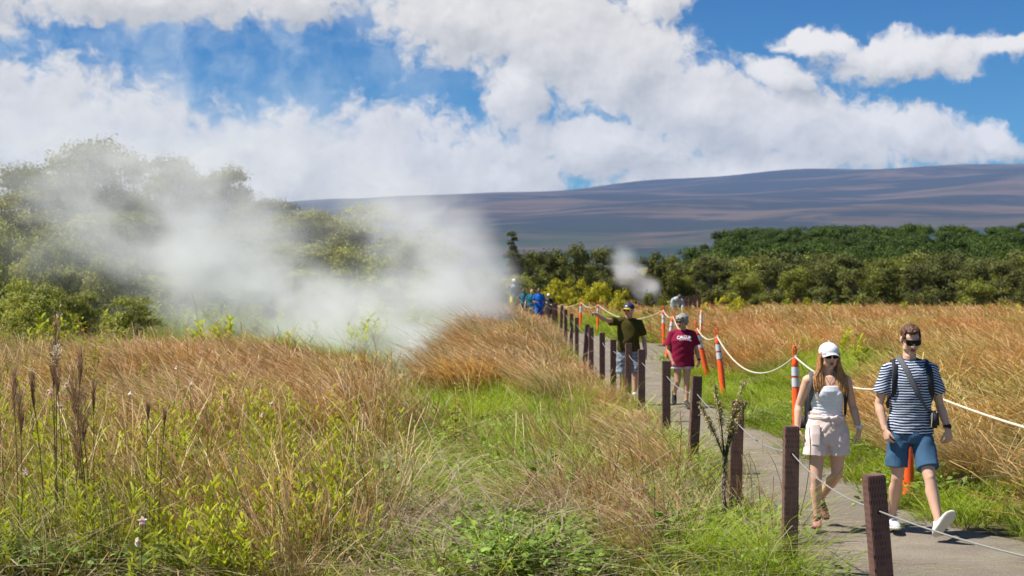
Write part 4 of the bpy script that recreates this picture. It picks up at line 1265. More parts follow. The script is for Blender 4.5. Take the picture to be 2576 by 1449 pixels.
lv.append(leaves(C, unit(np.stack([np.cos(a), np.sin(a), rng.uniform(0.2, 1.0, m_)], -1)), rng.uniform(0.03, 0.06, m_), np.full(m_, 0.005), droop=0.2))
add_np('leaves', lv, M['cover'], sb)
add_np('flower_heads', fl, M['floret'], sb)

def plume_grass(px, s, top, plen, pwid, white, label, tilt=0.0, nst=1):
    x, y = at(px, s); z = hz_(x, y)
    H = EYE - (top - 697) / s - z
    o = empty('plumed_grass', label, 'grass', (x, y, z), 0, 'dark plumed grasses at the left edge')
    st, pl, wh = [], [], []
    for q in range(nst):
        ox, oy = (rng.normal(0, 0.02), rng.normal(0, 0.02)) if q else (0, 0)
        hq = H * (1 - 0.12 * q)
        u = np.linspace(0, 1, 7)
        P = np.stack([ox * (1 + u) + tilt * hq * u ** 2, oy + 0 * u, u * (hq - plen * 0.75)], -1)
        st.append(tube_np(P, 0.005 - 0.002 * u, 5))
        b0 = P[-1]
        # feathery plume: many fine upward rays from the top of the stalk
        n_ = 120
        f_ = rng.random(n_)
        C = b0[None, :] + np.stack([tilt * f_ * plen, 0 * f_, (f_ - 0.30) * plen * 0.85], -1)
        a = rng.uniform(0, 6.28, n_); w_ = pwid * (0.25 + 0.75 * np.sin(np.clip(f_ * 1.2 + 0.15, 0, 1) * np.pi * 0.6))
        D = np.stack([np.cos(a) * w_, np.sin(a) * w_, np.full(n_, plen * 0.36)], -1)
        L = np.linalg.norm(D, axis=1); D = unit(D)
        pl.append(leaves(C, D, L, np.full(n_, 0.0017), droop=0.02, tv=f_))
        m_ = int(160 * white)
        if m_ and q == 0:
            C2 = b0 + np.stack([rng.normal(0, pwid * 0.55, m_), rng.normal(0, pwid * .5, m_), plen * 0.72 + rng.normal(0, 0.045, m_)], -1) + np.array([tilt * plen, 0, 0])
            wh.append(leaves(C2, unit(rng.normal(0, 1, (m_, 3))), np.full(m_, 0.03), np.full(m_, 0.0035), droop=0))
    add_np('stalk', st, M['stalk'], o, True)
    add_np('plume', pl, M['plume'], o)
    if wh: add_np('seed_fluff', wh, M['fluff'], o)
plume_grass(141, 330, 796, 0.34, 0.045, 0.15, "tallest dark brown feathery grass plume at the left, no white fluff", 0.0, 2)
plume_grass(12, 330, 846, 0.30, 0.045, 1.0, "plumed grass at the very left edge topped with white seed fluff", -0.05, 1)
plume_grass(160, 335, 884, 0.34, 0.045, 0.6, "shorter grass plume with a tuft of white fluff, right under the tallest one", -0.03, 1)
plume_grass(219, 330, 925, 0.40, 0.085, 0.0, "broad brushy dark plume bending left, rightmost of the big plumes", -0.06, 4)
plume_grass(190, 325, 880, 0.30, 0.03, 0.0, "narrow dark plume between the tallest and the broad brushy one", 0.02, 1)
plume_grass(45, 340, 930, 0.36, 0.035, 0.0, "double dark plume second from the left edge", -0.02, 2)
plume_grass(112, 330, 938, 0.30, 0.03, 0.1, "slim pale tipped plume left of the white tufted one", -0.06, 1)
plume_grass(235, 322, 960, 0.26, 0.025, 0.0, "small dark plume tight against the right of the broad brushy one", 0.0, 1)
plume_grass(363, 345, 1015, 0.13, 0.018, 0.0, "short isolated brown seed head in the stalks right of the big plumes", 0.02, 1)
plume_grass(396, 345, 1030, 0.13, 0.018, 0.0, "small brown seed head, the right one of a close little pair", 0.04, 1)

def orchid(px, top, s, label):
    x, y = at(px, s); z = hz_(x, y); H = EYE - (top - 697) / s - z
    o = empty('orchid', label, 'orchid', (x, y, z), rng.uniform(0, 6), 'pink and white orchids in the meadow')
    u = np.linspace(0, 1, 6); cv = rng.normal(0, 0.04, 2)
    P = np.stack([cv[0] * (u ** 2 - 1), cv[1] * (u ** 2 - 1), u * H], -1)
    add_np('stem', [tube_np(P, 0.0035 - 0.0012 * u, 5)], M['stalk'], o, True)
    nl = 13; f_ = np.linspace(0.2, 0.85, nl); C = np.stack([np.interp(f_, u, P[:, 0]), np.interp(f_, u, P[:, 1]), f_ * H], -1)
    a = np.arange(nl) * 3.14 + rng.normal(0, 0.3, nl)
    add_np('leaves', [leaves(C, unit(np.stack([np.cos(a), np.sin(a), np.full(nl, 1.1)], -1)), rng.uniform(0.10, 0.17, nl), np.full(nl, 0.0075), droop=0.35)], M['weed'], o)
    # open flower: five petals and a deeper coloured lip
    a = np.array([0.3, 1.6, 2.9, 4.1, 5.5]); tip = P[-1]
    D = np.stack([np.cos(a), np.full(5, -0.45), np.sin(a)], -1)
    add_np('petals', [leaves(np.repeat(tip[None, :], 5, 0), unit(D), np.full(5, 0.037), np.full(5, 0.012), droop=0.1, k=4, r=np.zeros(5), tv=np.zeros(5))], M['petal'], o)
    add_np('lip', [leaves(np.repeat(tip[None, :], 3, 0), unit(np.array([[0.1, -1, -0.6], [-0.3, -1, -0.5], [0.35, -1, -0.5]])), np.full(3, 0.03), np.full(3, 0.011), droop=0.3, r=np.zeros(3), tv=np.ones(3))], M['petal'], o)
for (px, top, s, lb) in [(357, 1309, 385, "lowest but one orchid with a white flower and pink lip, above the lower left corner"),
                         (340, 1363, 400, "lowest orchid flower, pale and near the bottom left"),
                         (65, 1185, 350, "white orchid flower low at the left edge"),
                         (153, 1022, 320, "pale orchid flower among the stalks below the broad plume's left side"),
                         (128, 982, 318, "pink orchid left of the broad brushy plume"),
                         (168, 965, 316, "pink orchid nearest to the white tufted plume"),
                         (478, 968, 250, "white orchid on a tall stem in the bent dry grass"),
                         (445, 922, 240, "small pink orchid above left of the tall white one"),
                         (325, 992, 260, "faint pale orchid right of the small brown seed heads"),
                         (683, 1016, 250, "tiny pink orchid farthest right in the bent dry grass"),
                         (661, 1042, 255, "tiny pink orchid just below the farthest right one")]:
    orchid(px, top, s, lb)
x_, y_ = None, None
# dark leaved stems standing in the green grass
def leafy(px, s, top, label, mat='cover', nst=3, L=0.07, Wd=0.02, per=14):
    x, y = at(px, s); z = hz_(x, y); H = EYE - (top - 697) / s - z
    o = empty('leafy_plant', label, 'plant', (x, y, z))
    st, lf = [], []
    for q in range(nst):
        u = np.linspace(0, 1, 5); hq = H * (1 - 0.18 * q); dx, dy = rng.normal(0, 0.10, 2)
        P = np.stack([dx * u, dy * u, u * hq], -1); st.append(tube_np(P, 0.005 - 0.003 * u, 5))
        f_ = rng.uniform(0.3, 1, per); a = rng.uniform(0, 6.28, per)
        C = np.stack([dx * f_, dy * f_, f_ * hq], -1)
        lf.append(leaves(C, unit(np.stack([np.cos(a), np.sin(a), rng.uniform(0.1, 1, per)], -1)), L * rng.uniform(0.7, 1.3, per), np.full(per, Wd), droop=0.35))
    add_np('stem', st, M['shrubstem'], o, True); add_np('leaves', lf, M[mat], o)
M['darkleaf'] = foliage('dark_leaves', [(0.0, (0.045, 0.07, 0.02)), (1.0, (0.09, 0.13, 0.035))], 0.2, 0.3)
leafy(1355, 268, 1130, "dark leaved plant in the middle of the bright green grass", 'darkleaf', 4, 0.08, 0.022)
leafy(1440, 268, 1150, "dark leaved plant left of the tall dry tuft near the fence", 'darkleaf', 4, 0.08, 0.022)
leafy(1650, 330, 1215, "broad leaved green plant at the fence foot left of the dark stemmed shrub", 'cover', 4, 0.09, 0.026)
leafy(228, 170, 800, "tall yellow green leafy plant behind the plumed grasses", 'weed', 6, 0.16, 0.014, 34)
leafy(288, 150, 790, "thin tall stem with yellowing leaves right of the tall yellow green plant", 'weed', 1, 0.10, 0.012, 16)
leafy(2256, 120, 815, "tall thin grey green weed stem behind the striped walker's head", 'ohia', 2, 0.05, 0.012, 46)
leafy(2168, 120, 870, "small yellow green plant in the dry grass left of the striped walker's shoulder", 'weed', 3, 0.12, 0.02, 22)
leafy(960, 125, 918, "rounded leafy sprig at the lip of the steam vent", 'cover', 3, 0.10, 0.03, 12)
leafy(1145, 200, 965, "yellow tinged leafy plant right of the vent at the edge of the green grass", 'weed', 4, 0.10, 0.022, 16)
# ------------------------------------------------------------------ people
def skin(name, c): return pbr(name, c, 0.5, 0.4, 0.15, 90, 0.10, 10, sss=0.12)
M['skin_light'] = skin('light_skin', (0.68, 0.41, 0.28))
M['skin_tan'] = skin('tanned_skin', (0.56, 0.31, 0.20))
M['skin_red'] = skin('sunburnt_skin', (0.62, 0.33, 0.23))
M['skin_dark'] = skin('brown_skin', (0.22, 0.105, 0.06))
M['lip'] = pbr('lips', (0.42, 0.13, 0.11), 0.45, 0.4)
M['white_cloth'] = pbr('white_cotton', (0.80, 0.80, 0.82), 0.85, 0.2, 0.3, 300, 0.04, 20)
M['cream_cloth'] = pbr('blush_cotton', (0.78, 0.635, 0.58), 0.85, 0.2, 0.4, 260, 0.06, 14)
M['denim_blue'] = pbr('slate_blue_cotton', (0.060, 0.125, 0.215), 0.9, 0.15, 0.4, 260, 0.12, 12)
M['olive_cloth'] = pbr('olive_knit', (0.066, 0.053, 0.010), 0.9, 0.15, 0.4, 240, 0.12, 12)
M['maroon_cloth'] = pbr('maroon_jersey', (0.24, 0.012, 0.042), 0.9, 0.15, 0.4, 240, 0.12, 12)
M['teal_cloth'] = pbr('teal_jersey', (0.02, 0.15, 0.21), 0.9, 0.15)
M['blue_cloth'] = pbr('bright_blue_jersey', (0.015, 0.13, 0.50), 0.9, 0.15)
M['pale_cloth'] = pbr('pale_blue_jacket', (0.40, 0.50, 0.56), 0.85, 0.2)
M['grey_cloth'] = pbr('grey_green_cloth', (0.28, 0.36, 0.34), 0.85, 0.2)
M['yellow_cloth'] = pbr('yellow_cloth', (0.62, 0.55, 0.10), 0.85, 0.2)
M['black_cloth'] = pbr('black_nylon', (0.022, 0.023, 0.027), 0.65, 0.4, 0.3, 300, 0.2, 30)
M['grey_strap'] = pbr('grey_webbing', (0.11, 0.115, 0.12), 0.75, 0.3, 0.4, 400, 0.15, 40)
M['navy'] = pbr('navy_cap_cloth', (0.018, 0.03, 0.09), 0.7, 0.3, 0.2, 300, 0.1, 20)
M['yellow_brim'] = pbr('yellow_brim_cloth', (0.80, 0.60, 0.09), 0.8, 0.2)
M['glass_black'] = pbr('dark_lens', (0.012, 0.013, 0.014), 0.08, 0.6)
M['leather'] = pbr('brown_belt_leather', (0.13, 0.05, 0.03), 0.6, 0.4)
M['shoe_pink'] = pbr('dusty_pink_mesh', (0.42, 0.15, 0.15), 0.8, 0.2, 0.5, 250, 0.12, 20)
M['shoe_grey'] = pbr('pale_grey_mesh', (0.50, 0.54, 0.58), 0.8, 0.2, 0.5, 250, 0.08, 20)
M['shoe_white'] = pbr('white_leather', (0.80, 0.80, 0.76), 0.6, 0.3, 0.2, 90, 0.05, 20)
M['sole_white'] = pbr('pale_rubber_sole', (0.62, 0.60, 0.52), 0.7, 0.3, 0.3, 60, 0.1, 14)
M['sole_dark'] = pbr('dark_rubber_sole', (0.05, 0.045, 0.045), 0.7, 0.3)
M['watch_white'] = pbr('white_silicone', (0.8, 0.8, 0.8), 0.4, 0.5)

def hair_mat(name, a, b_, sc=70):
    m, t = mat_new(name)
    co = t.n('ShaderNodeTexCoord').outputs['Object']
    nz = t.noise(t.vmath('MULTIPLY', co, (1.0, 1.0, 0.12)), sc, 4, 0.6)
    c = t.mix(t.smooth(nz, 0.3, 0.7), a, b_)
    b = t.n('ShaderNodeBsdfPrincipled', None, Base_Color=c, Roughness=0.45)
    b.inputs['Specular IOR Level'].default_value = 0.4
    t.put(b.inputs['Normal'], t.n('ShaderNodeBump', None, Height=nz, Strength=0.9, Distance=0.01).outputs[0])
    t.n('ShaderNodeOutputMaterial', None, Surface=b)
    return m
M['hair_brown'] = hair_mat('chestnut_hair', (0.055, 0.022, 0.010), (0.15, 0.062, 0.028))
M['hair_auburn'] = hair_mat('auburn_blond_hair', (0.20, 0.085, 0.028), (0.58, 0.29, 0.09), 90)
M['hair_grey'] = hair_mat('grey_hair', (0.13, 0.125, 0.115), (0.50, 0.47, 0.42))
M['hair_dark'] = hair_mat('dark_hair', (0.015, 0.01, 0.008), (0.05, 0.03, 0.02))

# navy and white stripes that follow the garment's height
m, t = mat_new('navy_white_stripes')
co = t.n('ShaderNodeTexCoord').outputs['Object']
s_ = t.n('ShaderNodeSeparateXYZ', None, i0=t.vmath('ADD', co, t.vmath('MULTIPLY', t.vmath('SUBTRACT', t.n('ShaderNodeTexNoise', None, Vector=co, Scale=7.0, Detail=2.0).outputs[1], (0.5, 0.5, 0.5)), (0.03, 0.03, 0.03))))
arm_tilt = t.math('MULTIPLY', t.math('MAXIMUM', t.math('SUBTRACT', t.math('ABSOLUTE', s_.outputs[0]), 0.19), 0.0), 0.35)
fr_ = t.math('FRACT', t.math('MULTIPLY', t.math('ADD', s_.outputs[2], arm_tilt), 1 / 0.0225))
st = t.math('MULTIPLY', t.smooth(fr_, 0.50, 0.58), t.smooth(fr_, 1.0, 0.93))
hem = t.smooth(s_.outputs[2], 1.515, 1.522)
c = t.mix(t.math('MULTIPLY', st, t.math('SUBTRACT', 1.0, hem)), (0.012, 0.020, 0.060), (0.62, 0.68, 0.78))
b = t.n('ShaderNodeBsdfPrincipled', None, Base_Color=c, Roughness=0.9)
b.inputs['Specular IOR Level'].default_value = 0.15
t.n('ShaderNodeOutputMaterial', None, Surface=b)
M['stripes'] = m
# grey plaid
m, t = mat_new('grey_plaid')
co = t.n('ShaderNodeTexCoord').outputs['Object']
s_ = t.n('ShaderNodeSeparateXYZ', None, i0=co)
wx = t.smooth(t.math('ABSOLUTE', t.math('SUBTRACT', t.math('FRACT', t.math('MULTIPLY', s_.outputs[0], 16)), 0.5)), 0.30, 0.36)
wz = t.smooth(t.math('ABSOLUTE', t.math('SUBTRACT', t.math('FRACT', t.math('MULTIPLY', s_.outputs[2], 16)), 0.5)), 0.30, 0.36)
c = t.mix(t.math('MULTIPLY', t.math('ADD', wx, wz), 0.42), (0.30, 0.33, 0.36), (0.075, 0.10, 0.15))
b = t.n('ShaderNodeBsdfPrincipled', None, Base_Color=c, Roughness=0.9)
t.n('ShaderNodeOutputMaterial', None, Surface=b)
M['plaid'] = m

def fold(amp, sx=9, sz=14, seed=0.0, fine=0.3, tilt=0.5):
    def f(co):
        x, y, z = co[:, 0], co[:, 1], co[:, 2]
        q = np.sin(z * sz * 2.2 + x * sx * tilt * 2 + 1.6 * np.sin(x * sx + seed) + seed) * np.sin(x * sx * 1.3 + z * 5 + y * 6 + seed * 2)
        r = np.sin(z * sz * 5.1 - x * sx * 3.3 + 2.0 * np.sin(y * 17 + z * 9) + seed)
        return amp * (q + fine * r)
    return f

class Fig:
    def __init__(s, name, label, loc, rz=0.0, scale=1.0, group=None):
        s.root = empty(name, label, 'person', loc, rz, group)
        s.root.scale = (scale,) * 3
    def part(s, name, me, mat, parent=None):
        return link(name, me, mat, parent or s.root)

def tsec(tors, z):
    zs = [q[0] for q in tors]
    return [float(np.interp(z, zs, [q[k] for q in tors])) for k in (1, 2, 3)]
def front(tors, x, z, off=0.0):
    rx, ry, yc = tsec(tors, z)
    q = max(0.0, 1 - (x / (rx + off)) ** 2)
    return Vector((x, yc - (ry + off) * math.sqrt(q), z))
def torso(bm, tors, grow=0.0, z0=None, z1=None, cap='flat', cap_end=None):
    zs = [q[0] for q in tors]
    z0 = zs[0] if z0 is None else z0; z1 = zs[-1] if z1 is None else z1
    ks = [z0] + [z for z in zs if z0 + 0.01 < z < z1 - 0.01] + [z1]
    P, Rd = [], []
    for z in ks:
        rx, ry, yc = tsec(tors, z); P.append((0, yc, z)); Rd.append((rx + grow, ry + grow))
    loft(bm, P, Rd, (1, 0, 0), 28, cap, cap_end)

def head(bm, Mh):
    def E(c, r, rot=None):
        m = Mh @ Matrix.Translation(Vector(c)) @ Matrix.Diagonal((*r, 1))
        bmesh.ops.create_uvsphere(bm, u_segments=20, v_segments=14, radius=1.0, matrix=m)
    E((0, .014, .036), (.074, .092, .084)); E((0, -.030, -.028), (.061, .066, .082)); E((0, -.046, .034), (.060, .048, .052))
    E((0, -.034, -.074), (.050, .050, .038)); E((0, -.072, -.098), (.024, .019, .017)); E((0, -.084, .020), (.050, .017, .011))
    for sx in (-1, 1):
        E((sx * .036, -.066, -.022), (.026, .028, .026)); E((sx * .077, .012, -.004), (.010, .020, .031)); E((sx * .012, -.104, -.036), (.010, .011, .008))
        E((sx * .048, -.02, -.066), (.016, .035, .028))
    loft(bm, [Mh @ Vector(p) for p in ((0, -.092, .014), (0, -.106, -.010), (0, -.117, -.030))], [(.009, .010), (.010, .011), (.013, .010)], Mh.to_3x3() @ Vector((1, 0, 0)), 10)

def lips(fig, Mh):
    bm = bmesh.new()
    for z, r in ((-.061, (.023, .010, .0055)), (-.0715, (.020, .010, .0065))):
        bmesh.ops.create_uvsphere(bm, u_segments=14, v_segments=8, radius=1.0, matrix=Mh @ Matrix.Translation((0, -.0945, z)) @ Matrix.Diagonal((*r, 1)))
    return fig.part('lips', bm_mesh('lips', bm), M['lip'])

def arm(bm, sh, el_, wr, k=1.0):
    sh, el_, wr = Vector(sh), Vector(el_), Vector(wr)
    loft(bm, [sh, sh.lerp(el_, .35), sh.lerp(el_, .75), el_], [.052 * k, .047 * k, .040 * k, .036 * k], (0, 1, 0), 16)
    side = (el_ - sh).cross(wr - el_)
    loft(bm, [el_, el_.lerp(wr, .25), el_.lerp(wr, .6), wr], [.037 * k, .041 * k, .033 * k, (.027 * k, .021 * k)], (1, 0, 0), 16)

def hand(bm, wr, d, nrm, lat, curl=(0.25, 0.35, 0.45, 0.55), k=1.0, point=False):
    """palm plus five jointed fingers; d along the hand, nrm out of the palm, lat towards the thumb"""
    wr, d, nrm, lat = Vector(wr), Vector(d).normalized(), Vector(nrm).normalized(), Vector(lat).normalized()
    loft(bm, [wr - d * .015 * k, wr + d * .02 * k, wr + d * .055 * k, wr + d * .085 * k],
         [(.026 * k, .019 * k), (.033 * k, .017 * k), (.041 * k, .0145 * k), (.039 * k, .011 * k)], lat, 14)
    lens = (.074, .082, .077, .060)
    for i in range(4):
        o_ = (.0295 - .0195 * i) * k
        p = wr + d * (.082 - .004 * abs(i - 1)) * k + lat * o_
        c = 0.06 if (point and i == 0) else curl[i] * (2.6 if point else 1.0)
        th = c * 0.5; pts = [p - d * .012 * k, p]; fan = lat * (0.10 - 0.07 * i)
        for j, fr in enumerate((.46, .30, .24)):
            th += c * (0.55 if j else 0.35)
            q = (d + fan) * math.cos(th) + nrm * math.sin(th)
            p = p + q.normalized() * lens[i] * fr * k; pts.append(p)
        loft(bm, pts, [.0098 * k, .0096 * k, .0088 * k, .0082 * k, .0070 * k], lat, 8)
    b0 = wr + d * .022 * k + lat * .024 * k + nrm * .004 * k
    q1 = (lat * .62 + d * .74 + nrm * .28).normalized(); q2 = (lat * .22 + d * .92 + nrm * .38).normalized()
    loft(bm, [b0 - q1 * .01, b0 + q1 * .030 * k, b0 + q1 * .036 * k + q2 * .020 * k, b0 + q1 * .038 * k + q2 * .046 * k], [.014 * k, .0118 * k, .0105 * k, .0085 * k], nrm, 8)

def leg(bm, hip, kn, an, k=1.0, toe=(0, -1, -0.2)):
    hip, kn, an = Vector(hip), Vector(kn), Vector(an)
    loft(bm, [hip, hip.lerp(kn, .35), hip.lerp(kn, .75), kn], [(.088 * k, .092 * k), (.081 * k, .085 * k), (.062 * k, .064 * k), (.051 * k, .055 * k)], (1, 0, 0), 20)
    back = Vector((0, 0.016 * k, 0))
    loft(bm, [kn, kn.lerp(an, .14), kn.lerp(an, .32) + back, kn.lerp(an, .62) + back * .5, kn.lerp(an, .9), an],
         [(.051 * k, .054 * k), (.047 * k, .050 * k), (.056 * k, .058 * k), (.043 * k, .045 * k), (.033 * k, .037 * k), (.034 * k, .040 * k)], (1, 0, 0), 20)
    ellipsoid(bm, kn + Vector((0, -.034 * k, 0)), (.030 * k, .024 * k, .036 * k))
    t_ = Vector(toe).normalized()
    loft(bm, [an, an + t_ * .02 * k + Vector((0, 0, -.025 * k)), an + t_ * .03 * k + Vector((0, 0, -.03 * k))], [.034 * k, .03 * k, .024 * k], (1, 0, 0), 12)

def shoe(fig, an, toe, up, mats, k=1.0, collar=True, laces=None, label=None, sandal=False):
    """mats = (upper, sole, laces)"""
    f = Vector(toe).normalized(); u = Vector(up); u = (u - f * u.dot(f)).normalized(); l = f.cross(u)
    an = Vector(an)
    def P(a, b_, c=0.0): return an + f * (a * k) + u * (b_ * k) + l * (c * k)
    bm = bmesh.new()
    S = [(-.062, .026, .030, -.040), (-.045, .034, .044, -.034), (-.005, .038, .048, -.034), (.045, .040, .040, -.042), (.09, .044, .031, -.052), (.135, .046, .025, -.058), (.175, .040, .020, -.062), (.198, .028, .014, -.066)]
    loft(bm, [P(a, d_) for a, w_, h, d_ in S], [(w_ * k, h * k) for a, w_, h, d_ in S], l, 20)
    if collar:
        loft(bm, [P(-.008, -.03), P(-.006, 0.0), P(-.008, .022)], [(.040 * k, .048 * k), (.039 * k, .047 * k), (.041 * k, .049 * k)], l, 18, 'flat')
    up_ = fig.part('shoe', remesh('shoe', bm, 0.0055, 3), mats[0])
    if label: up_["label"] = label
    bm = bmesh.new()
    loft(bm, [P(a, -.083 + (0.012 if a > .18 else 0.0) + (0.006 if a < -.06 else 0)) for a in (-.070, -.05, 0, .05, .10, .15, .185, .210)],
         [(w_ * k, .013 * k) for w_ in (.024, .036, .040, .039, .045, .050, .043, .026)], l, 18)
    fig.part('sole', bm_mesh('sole', bm), mats[1], up_)
    if len(mats) > 2:
        bm = bmesh.new()
        for a, h in ((.035, .002), (.055, -.008), (.075, -.018), (.095, -.025)):
            loft(bm, [P(a, h - .018, -.030), P(a + .004, h, -.016), P(a + .006, h + .004, 0), P(a + .004, h, .016), P(a, h - .018, .030)], [.0065 * k] * 5, f, 6)
        loft(bm, [P(.03, .004, 0), P(.012, .018, -.03), P(.02, .01, -.045)], [.003 * k] * 3, f, 6)
        fig.part('laces', bm_mesh('laces', bm), mats[2], up_)
    return up_

def cap(fig, Mh, mat, brim_mat, k=1.0, droop=0.045):
    bm = bmesh.new()
    bmesh.ops.create_uvsphere(bm, u_segments=32, v_segments=20, radius=1.0, matrix=Mh @ Matrix.Translation((0, .012, .040)) @ Matrix.Diagonal((.0875 * k, .106 * k, .080 * k, 1)))
    pl = Mh @ Vector((0, 0, .022)); nn = (Mh.to_3x3() @ Vector((0, 0.10, 1))).normalized()
    bmesh.ops.bisect_plane(bm, geom=bm.verts[:] + bm.edges[:] + bm.faces[:], plane_co=pl, plane_no=nn, clear_inner=True)
    bmesh.ops.create_uvsphere(bm, u_segments=10, v_segments=6, radius=.008, matrix=Mh @ Matrix.Translation((0, .012, .040 + .088 * k)))
    o = fig.part('cap', bm_mesh('cap', bm), mat)
    bm = bmesh.new(); n = 16; rows = 5; G = []
    for j in range(rows + 1):
        r_ = []
        for i in range(n + 1):
            a = (i / n - 0.5) * R(128)
            q = j / rows
            x = math.sin(a) * (.084 * k) * (1 + 0.02 * q); y = .012 - math.cos(a) * (.100 * k)
            y -= q * .072 * math.cos(a * 0.98) ** 0.8 if abs(a) < 1.55 else 0
            z = .042 - q * 0.018 - droop * (x / .085) ** 2 * (0.35 + 0.65 * q)
            r_.append(bm.verts.new(Mh @ Vector((x, y, z))))
        G.append(r_)
    for a_, b_ in zip(G, G[1:]):
        for i in range(n): bm.faces.new((a_[i], a_[i + 1], b_[i + 1], b_[i]))
    bmesh.ops.solidify(bm, geom=bm.faces[:], thickness=0.004)
    fig.part('brim', bm_mesh('brim', bm), brim_mat, o)
    return o

def shades(fig, Mh, shield=False):
    root_bm = bmesh.new()
    X = Mh.to_3x3() @ Vector((1, 0, 0))
    top = .030 if shield else .026
    pts = [(-.077, -.01, .012), (-.074, -.060, top - .006), (-.058, -.094, top), (-.030, -.106, top), (0, -.110, top - .001), (.030, -.106, top), (.058, -.094, top), (.074, -.060, top - .006), (.077, -.01, .012)]
    loft(root_bm, [Mh @ Vector(p) for p in pts], [.0038] * len(pts), Mh.to_3x3() @ Vector((0, 0, 1)), 8)
    fr = fig.part('sunglasses', bm_mesh('sunglasses', root_bm), M['black_cloth'])
    bm = bmesh.new()
    for sx in (-1, 1):
        rx, rz, cz = (.034, .025, .004) if shield else (.029, .022, .005)
        n = 22; vs = []
        for j in range(6):
            q = j / 5
            ring = []
            for i in range(n):
                a = i / n * 6.2832
                ex = abs(math.cos(a)) ** 0.7 * math.copysign(1, math.cos(a)); ez = abs(math.sin(a)) ** 0.7 * math.copysign(1, math.sin(a))
                x = sx * .033 + rx * q * ex; z = cz + rz * q * ez
                if shield: z += 0.004 * (1 if ez > 0 else 0) * q
                y = -.112 + 9.0 * (abs(x) ** 2) * 0.55 + .9 * (z - cz) ** 2 * 2
                ring.append(bm.verts.new(Mh @ Vector((x, y, z))) if j else None)
            if j == 0: c0 = bm.verts.new(Mh @ Vector((sx * .033, -.112 + 4.95 * .033 ** 2, cz)))
            vs.append(ring)
        for i in range(n): bm.faces.new((c0, vs[1][i], vs[1][(i + 1) % n]))
        for a_, b_ in zip(vs[1:], vs[2:]):
            for i in range(n): bm.faces.new((a_[i], a_[(i + 1) % n], b_[(i + 1) % n], b_[i]))
    bmesh.ops.solidify(bm, geom=bm.faces[:], thickness=0.002)
    fig.part('lens', bm_mesh('lens', bm), M['glass_black'], fr)

def Hm(c, yaw=0.0, pitch=0.0, k=1.0, roll=0.0):
    """head frame: yaw > 0 turns the face towards +x (picture right); pitch > 0 looks down"""
    return Matrix.Translation(Vector(c)) @ Matrix.Rotation(yaw, 4, 'Z') @ Matrix.Rotation(pitch, 4, 'X') @ Matrix.Rotation(roll, 4, 'Y') @ Matrix.Scale(k, 4)

def wband(fig, wr, d, mat, k=1.0, nm='watch'):
    wr, d = Vector(wr), Vector(d).normalized(); bm = bmesh.new()
    loft(bm, [wr - d * .012, wr + d * .012], [(.031 * k, .026 * k)] * 2, (1, 0, 0), 18, 'flat')
    box(bm, (0, 0, 0), (.036, .036, .036), Matrix.Translation(wr + Vector((0.012, -.014, 0)) * k), 0.006)
    fig.part(nm, bm_mesh(nm, bm), mat)

VOX = 0.0055
# ---- the man in the striped shirt
fx, fy = at((2880 + 805 * .6625) / 1.4907, 291)
man = Fig('person', 'man in a navy and white striped shirt and blue shorts, striding on the trail', (fx, fy, 0.015))
TM = [(0.86, .150, .105, 0.0), (0.94, .168, .112, 0.0), (1.08, .150, .100, -.005), (1.22, .170, .112, -.005), (1.34, .178, .115, 0.0), (1.42, .170, .100, .01), (1.47, .120, .078, .018), (1.50, .066, .062, .018), (1.56, .057, .060, .008)]
Mh = Hm((0.0, -.012, 1.685), 0.02, 0.30, 1.0)
SHa, ELa, WRa = (-.192, .01, 1.415), (-.262, .03, 1.12), (-.232, -.07, .915)
SHb, ELb, WRb = (.192, .01, 1.415), (.268, .03, 1.115), (.318, -.05, .905)
KNa, ANa = (-.112, -.02, .50), (-.118, .13, .135)
KNb, ANb = (.112, -.20, .52), (.150, -.34, .150)
def body(TT, Mh, arms, legs, hands, k=1.0, vox=VOX, hipx=.09, hipz=.90):
    bm = bmesh.new()
    torso(bm, TT, -0.004, z0=TT[0][0] + 0.05, cap='flat')
    hc = Mh @ Vector((0, .018, -.055)); nb = Vector((0, TT[-2][3], TT[-2][0] - .02))
    loft(bm, [nb, nb.lerp(hc, .5), hc], [.060 * k, .056 * k, .056 * k], (1, 0, 0), 18)
    head(bm, Mh)
    for (sh, el_, wr) in arms:
        s = Vector(sh); loft(bm, [Vector((s.x * .35, s.y + .01, s.z + .035)), s + Vector((0, 0, .0))], [.055 * k, .054 * k], (0, 1, 0), 14)
        arm(bm, sh, el_, wr, k)
    for i, (kn, an) in enumerate(legs):
        sx = -1 if i == 0 else 1
        leg(bm, (sx * hipx, 0, hipz), kn, an, k)
    for h in hands: hand(bm, **h)
    return remesh('body', bm, vox, 2)
man.part('body', body(TM, Mh, [(SHa, ELa, WRa), (SHb, ELb, WRb)], [(KNa, ANa), (KNb, ANb)], [
    dict(wr=WRa, d=(.12, -.30, -1), nrm=(.85, .5, 0), lat=(.35, -1, .3), curl=(.75, .9, 1.0, 1.0)),
    dict(wr=WRb, d=(.05, -.12, -1), nrm=(-.4, 1, 0), lat=(-1, -.4, 0.1), curl=(.85, 1.0, 1.1, 1.2))]), M['skin_light'])
lips(man, Mh)
